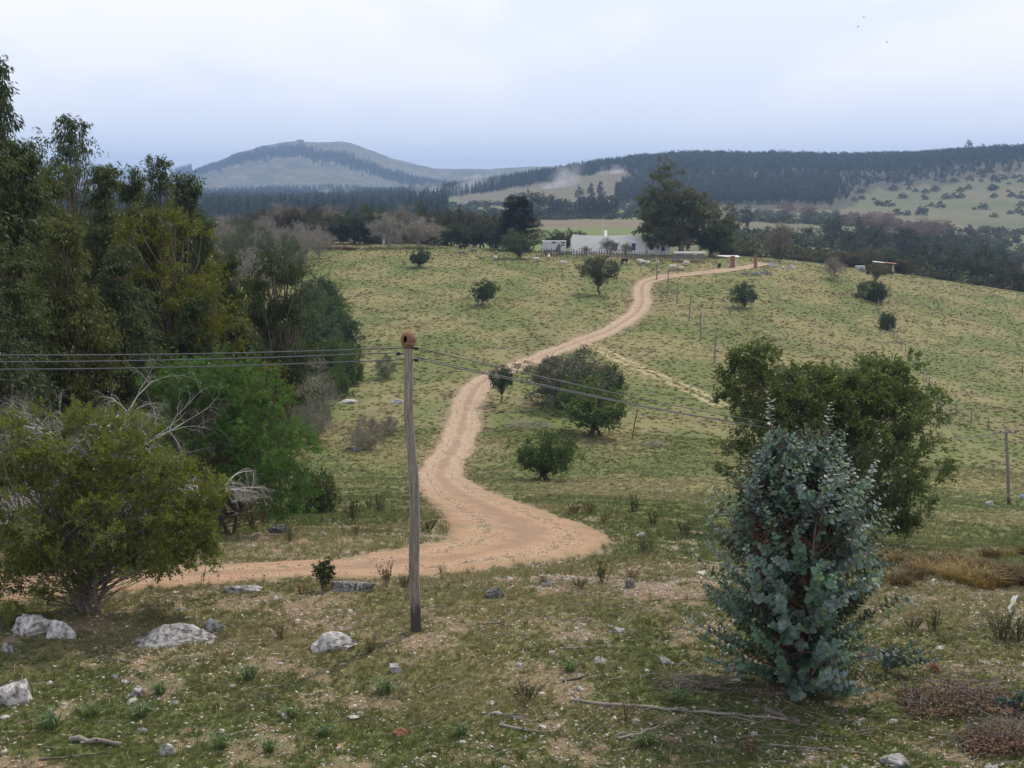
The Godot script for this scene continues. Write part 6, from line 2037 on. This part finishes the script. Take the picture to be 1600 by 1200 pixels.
	for k in 18000:
		var d := sqrt(lerpf(16.5 * 16.5, 34.0 * 34.0, rng.randf()))
		var x := rng.randf_range(-.43, .43) * d
		if road_gap(x, -d) < .3: continue
		if n_mid.get_noise_2d(x * 1.7 + 31, d * 1.7) + n_fine.get_noise_2d(x * 1.6 + 9, d * 1.6) * .5 < rng.randf_range(-.45, .3) and x < 4.5: continue
		var s := rng.randf_range(.04, .10)
		var r := rng.randf()
		var col := Color(.28, .22, .175) if r < .5 else (Color(.2, .125, .085) if r < .8 else Color(.38, .355, .33))
		put(buf, Vector3(x, ground(x, -d) + .02 + rng.randf() * .02, -d), rng.randf() * TAU, Vector3(s, s, s), tone(col, .3), Vector2(rng.randf_range(-.4, .4), rng.randf_range(-.4, .4)))
	stuff("leaf_litter", lm.mesh(), leafy("litter", Color.WHITE, .8, .2), buf, "dead leaves and bark flakes strewn over the ground", "leaf litter")
	var tb := PackedFloat32Array()
	var tg := Geo.new()
	tg.tube([Vector3(-.5, 0, 0), Vector3(-.1, .03, .04), Vector3(.5, 0, -.03)], [.012, .012, .006], 4, Color.WHITE)
	for k in 5200:
		var d := sqrt(lerpf(16.5 * 16.5, 30.0 * 30.0, rng.randf()))
		var x := rng.randf_range(-.43, .43) * d
		if x < 1.0 and rng.randf() < .75: continue
		if road_gap(x, -d) < .3: continue
		var s := rng.randf_range(.15, .5)
		put(tb, Vector3(x, ground(x, -d) + .025, -d), rng.randf() * TAU, Vector3(s, s, s), tone(Color(.22, .185, .16), .45))
	stuff("twig_litter", tg.mesh(), plain("stone", Color.WHITE, .9), tb, "thin dead twigs strewn over the ground near the sapling", "twigs")

# ------------------------------------------------ smoke drifting over the far fields
func build_smoke() -> void:
	var k := 0
	for q in [[[[640, 322], [660, 312], [690, 305], [665, 296]], 1900.0, "low pale smoke drifting over the tree line"], [[[715, 316], [722, 303], [735, 290], [745, 280]], 1850.0, "smoke wisp rising beside the conifer wood"], [[[855, 312], [862, 298], [880, 282], [895, 268]], 1750.0, "thin smoke rising in front of the brown field"], [[[925, 300], [950, 285], [975, 268]], 1900.0, "smoke drifting over the pale far house"], [[[480, 318], [500, 308], [545, 308]], 2300.0, "faint smoke before the blue conifer band"]]:
		var d: float = q[1]
		var f: Array = q[0][0]
		var base := Vector3(side_of(f[0], f[1]) * d, EYE + slope_of(f[1]) * d, -d)
		var t := thing("smoke_plume", q[2], "smoke", base)
		t.set_meta("kind", "stuff")
		rng.seed = 990 + k
		for j in 46:
			var u: float = rng.randf() * (q[0].size() - 1)
			var a: Array = q[0][int(u)]
			var b: Array = q[0][mini(int(u) + 1, q[0].size() - 1)]
			var px: float = lerpf(a[0], b[0], u - int(u)) + rng.randfn(0, 11)
			var py: float = lerpf(a[1], b[1], u - int(u)) + rng.randf_range(-5, 5)
			var v := FogVolume.new()
			v.name = "puff"
			v.shape = RenderingServer.FOG_VOLUME_SHAPE_ELLIPSOID
			v.size = Vector3(rng.randf_range(7, 22), rng.randf_range(12, 34), 24)
			var fm := FogMaterial.new()
			fm.density = rng.randf_range(.002, .0066)
			fm.albedo = Color(.95, .95, .97)
			v.material = fm
			t.add_child(v, true)
			v.position = Vector3(side_of(px, py) * d, EYE + slope_of(py) * d, -d + rng.randf_range(-20, 20)) - base
			v.rotation.z = rng.randf_range(-.9, -.1)
		k += 1
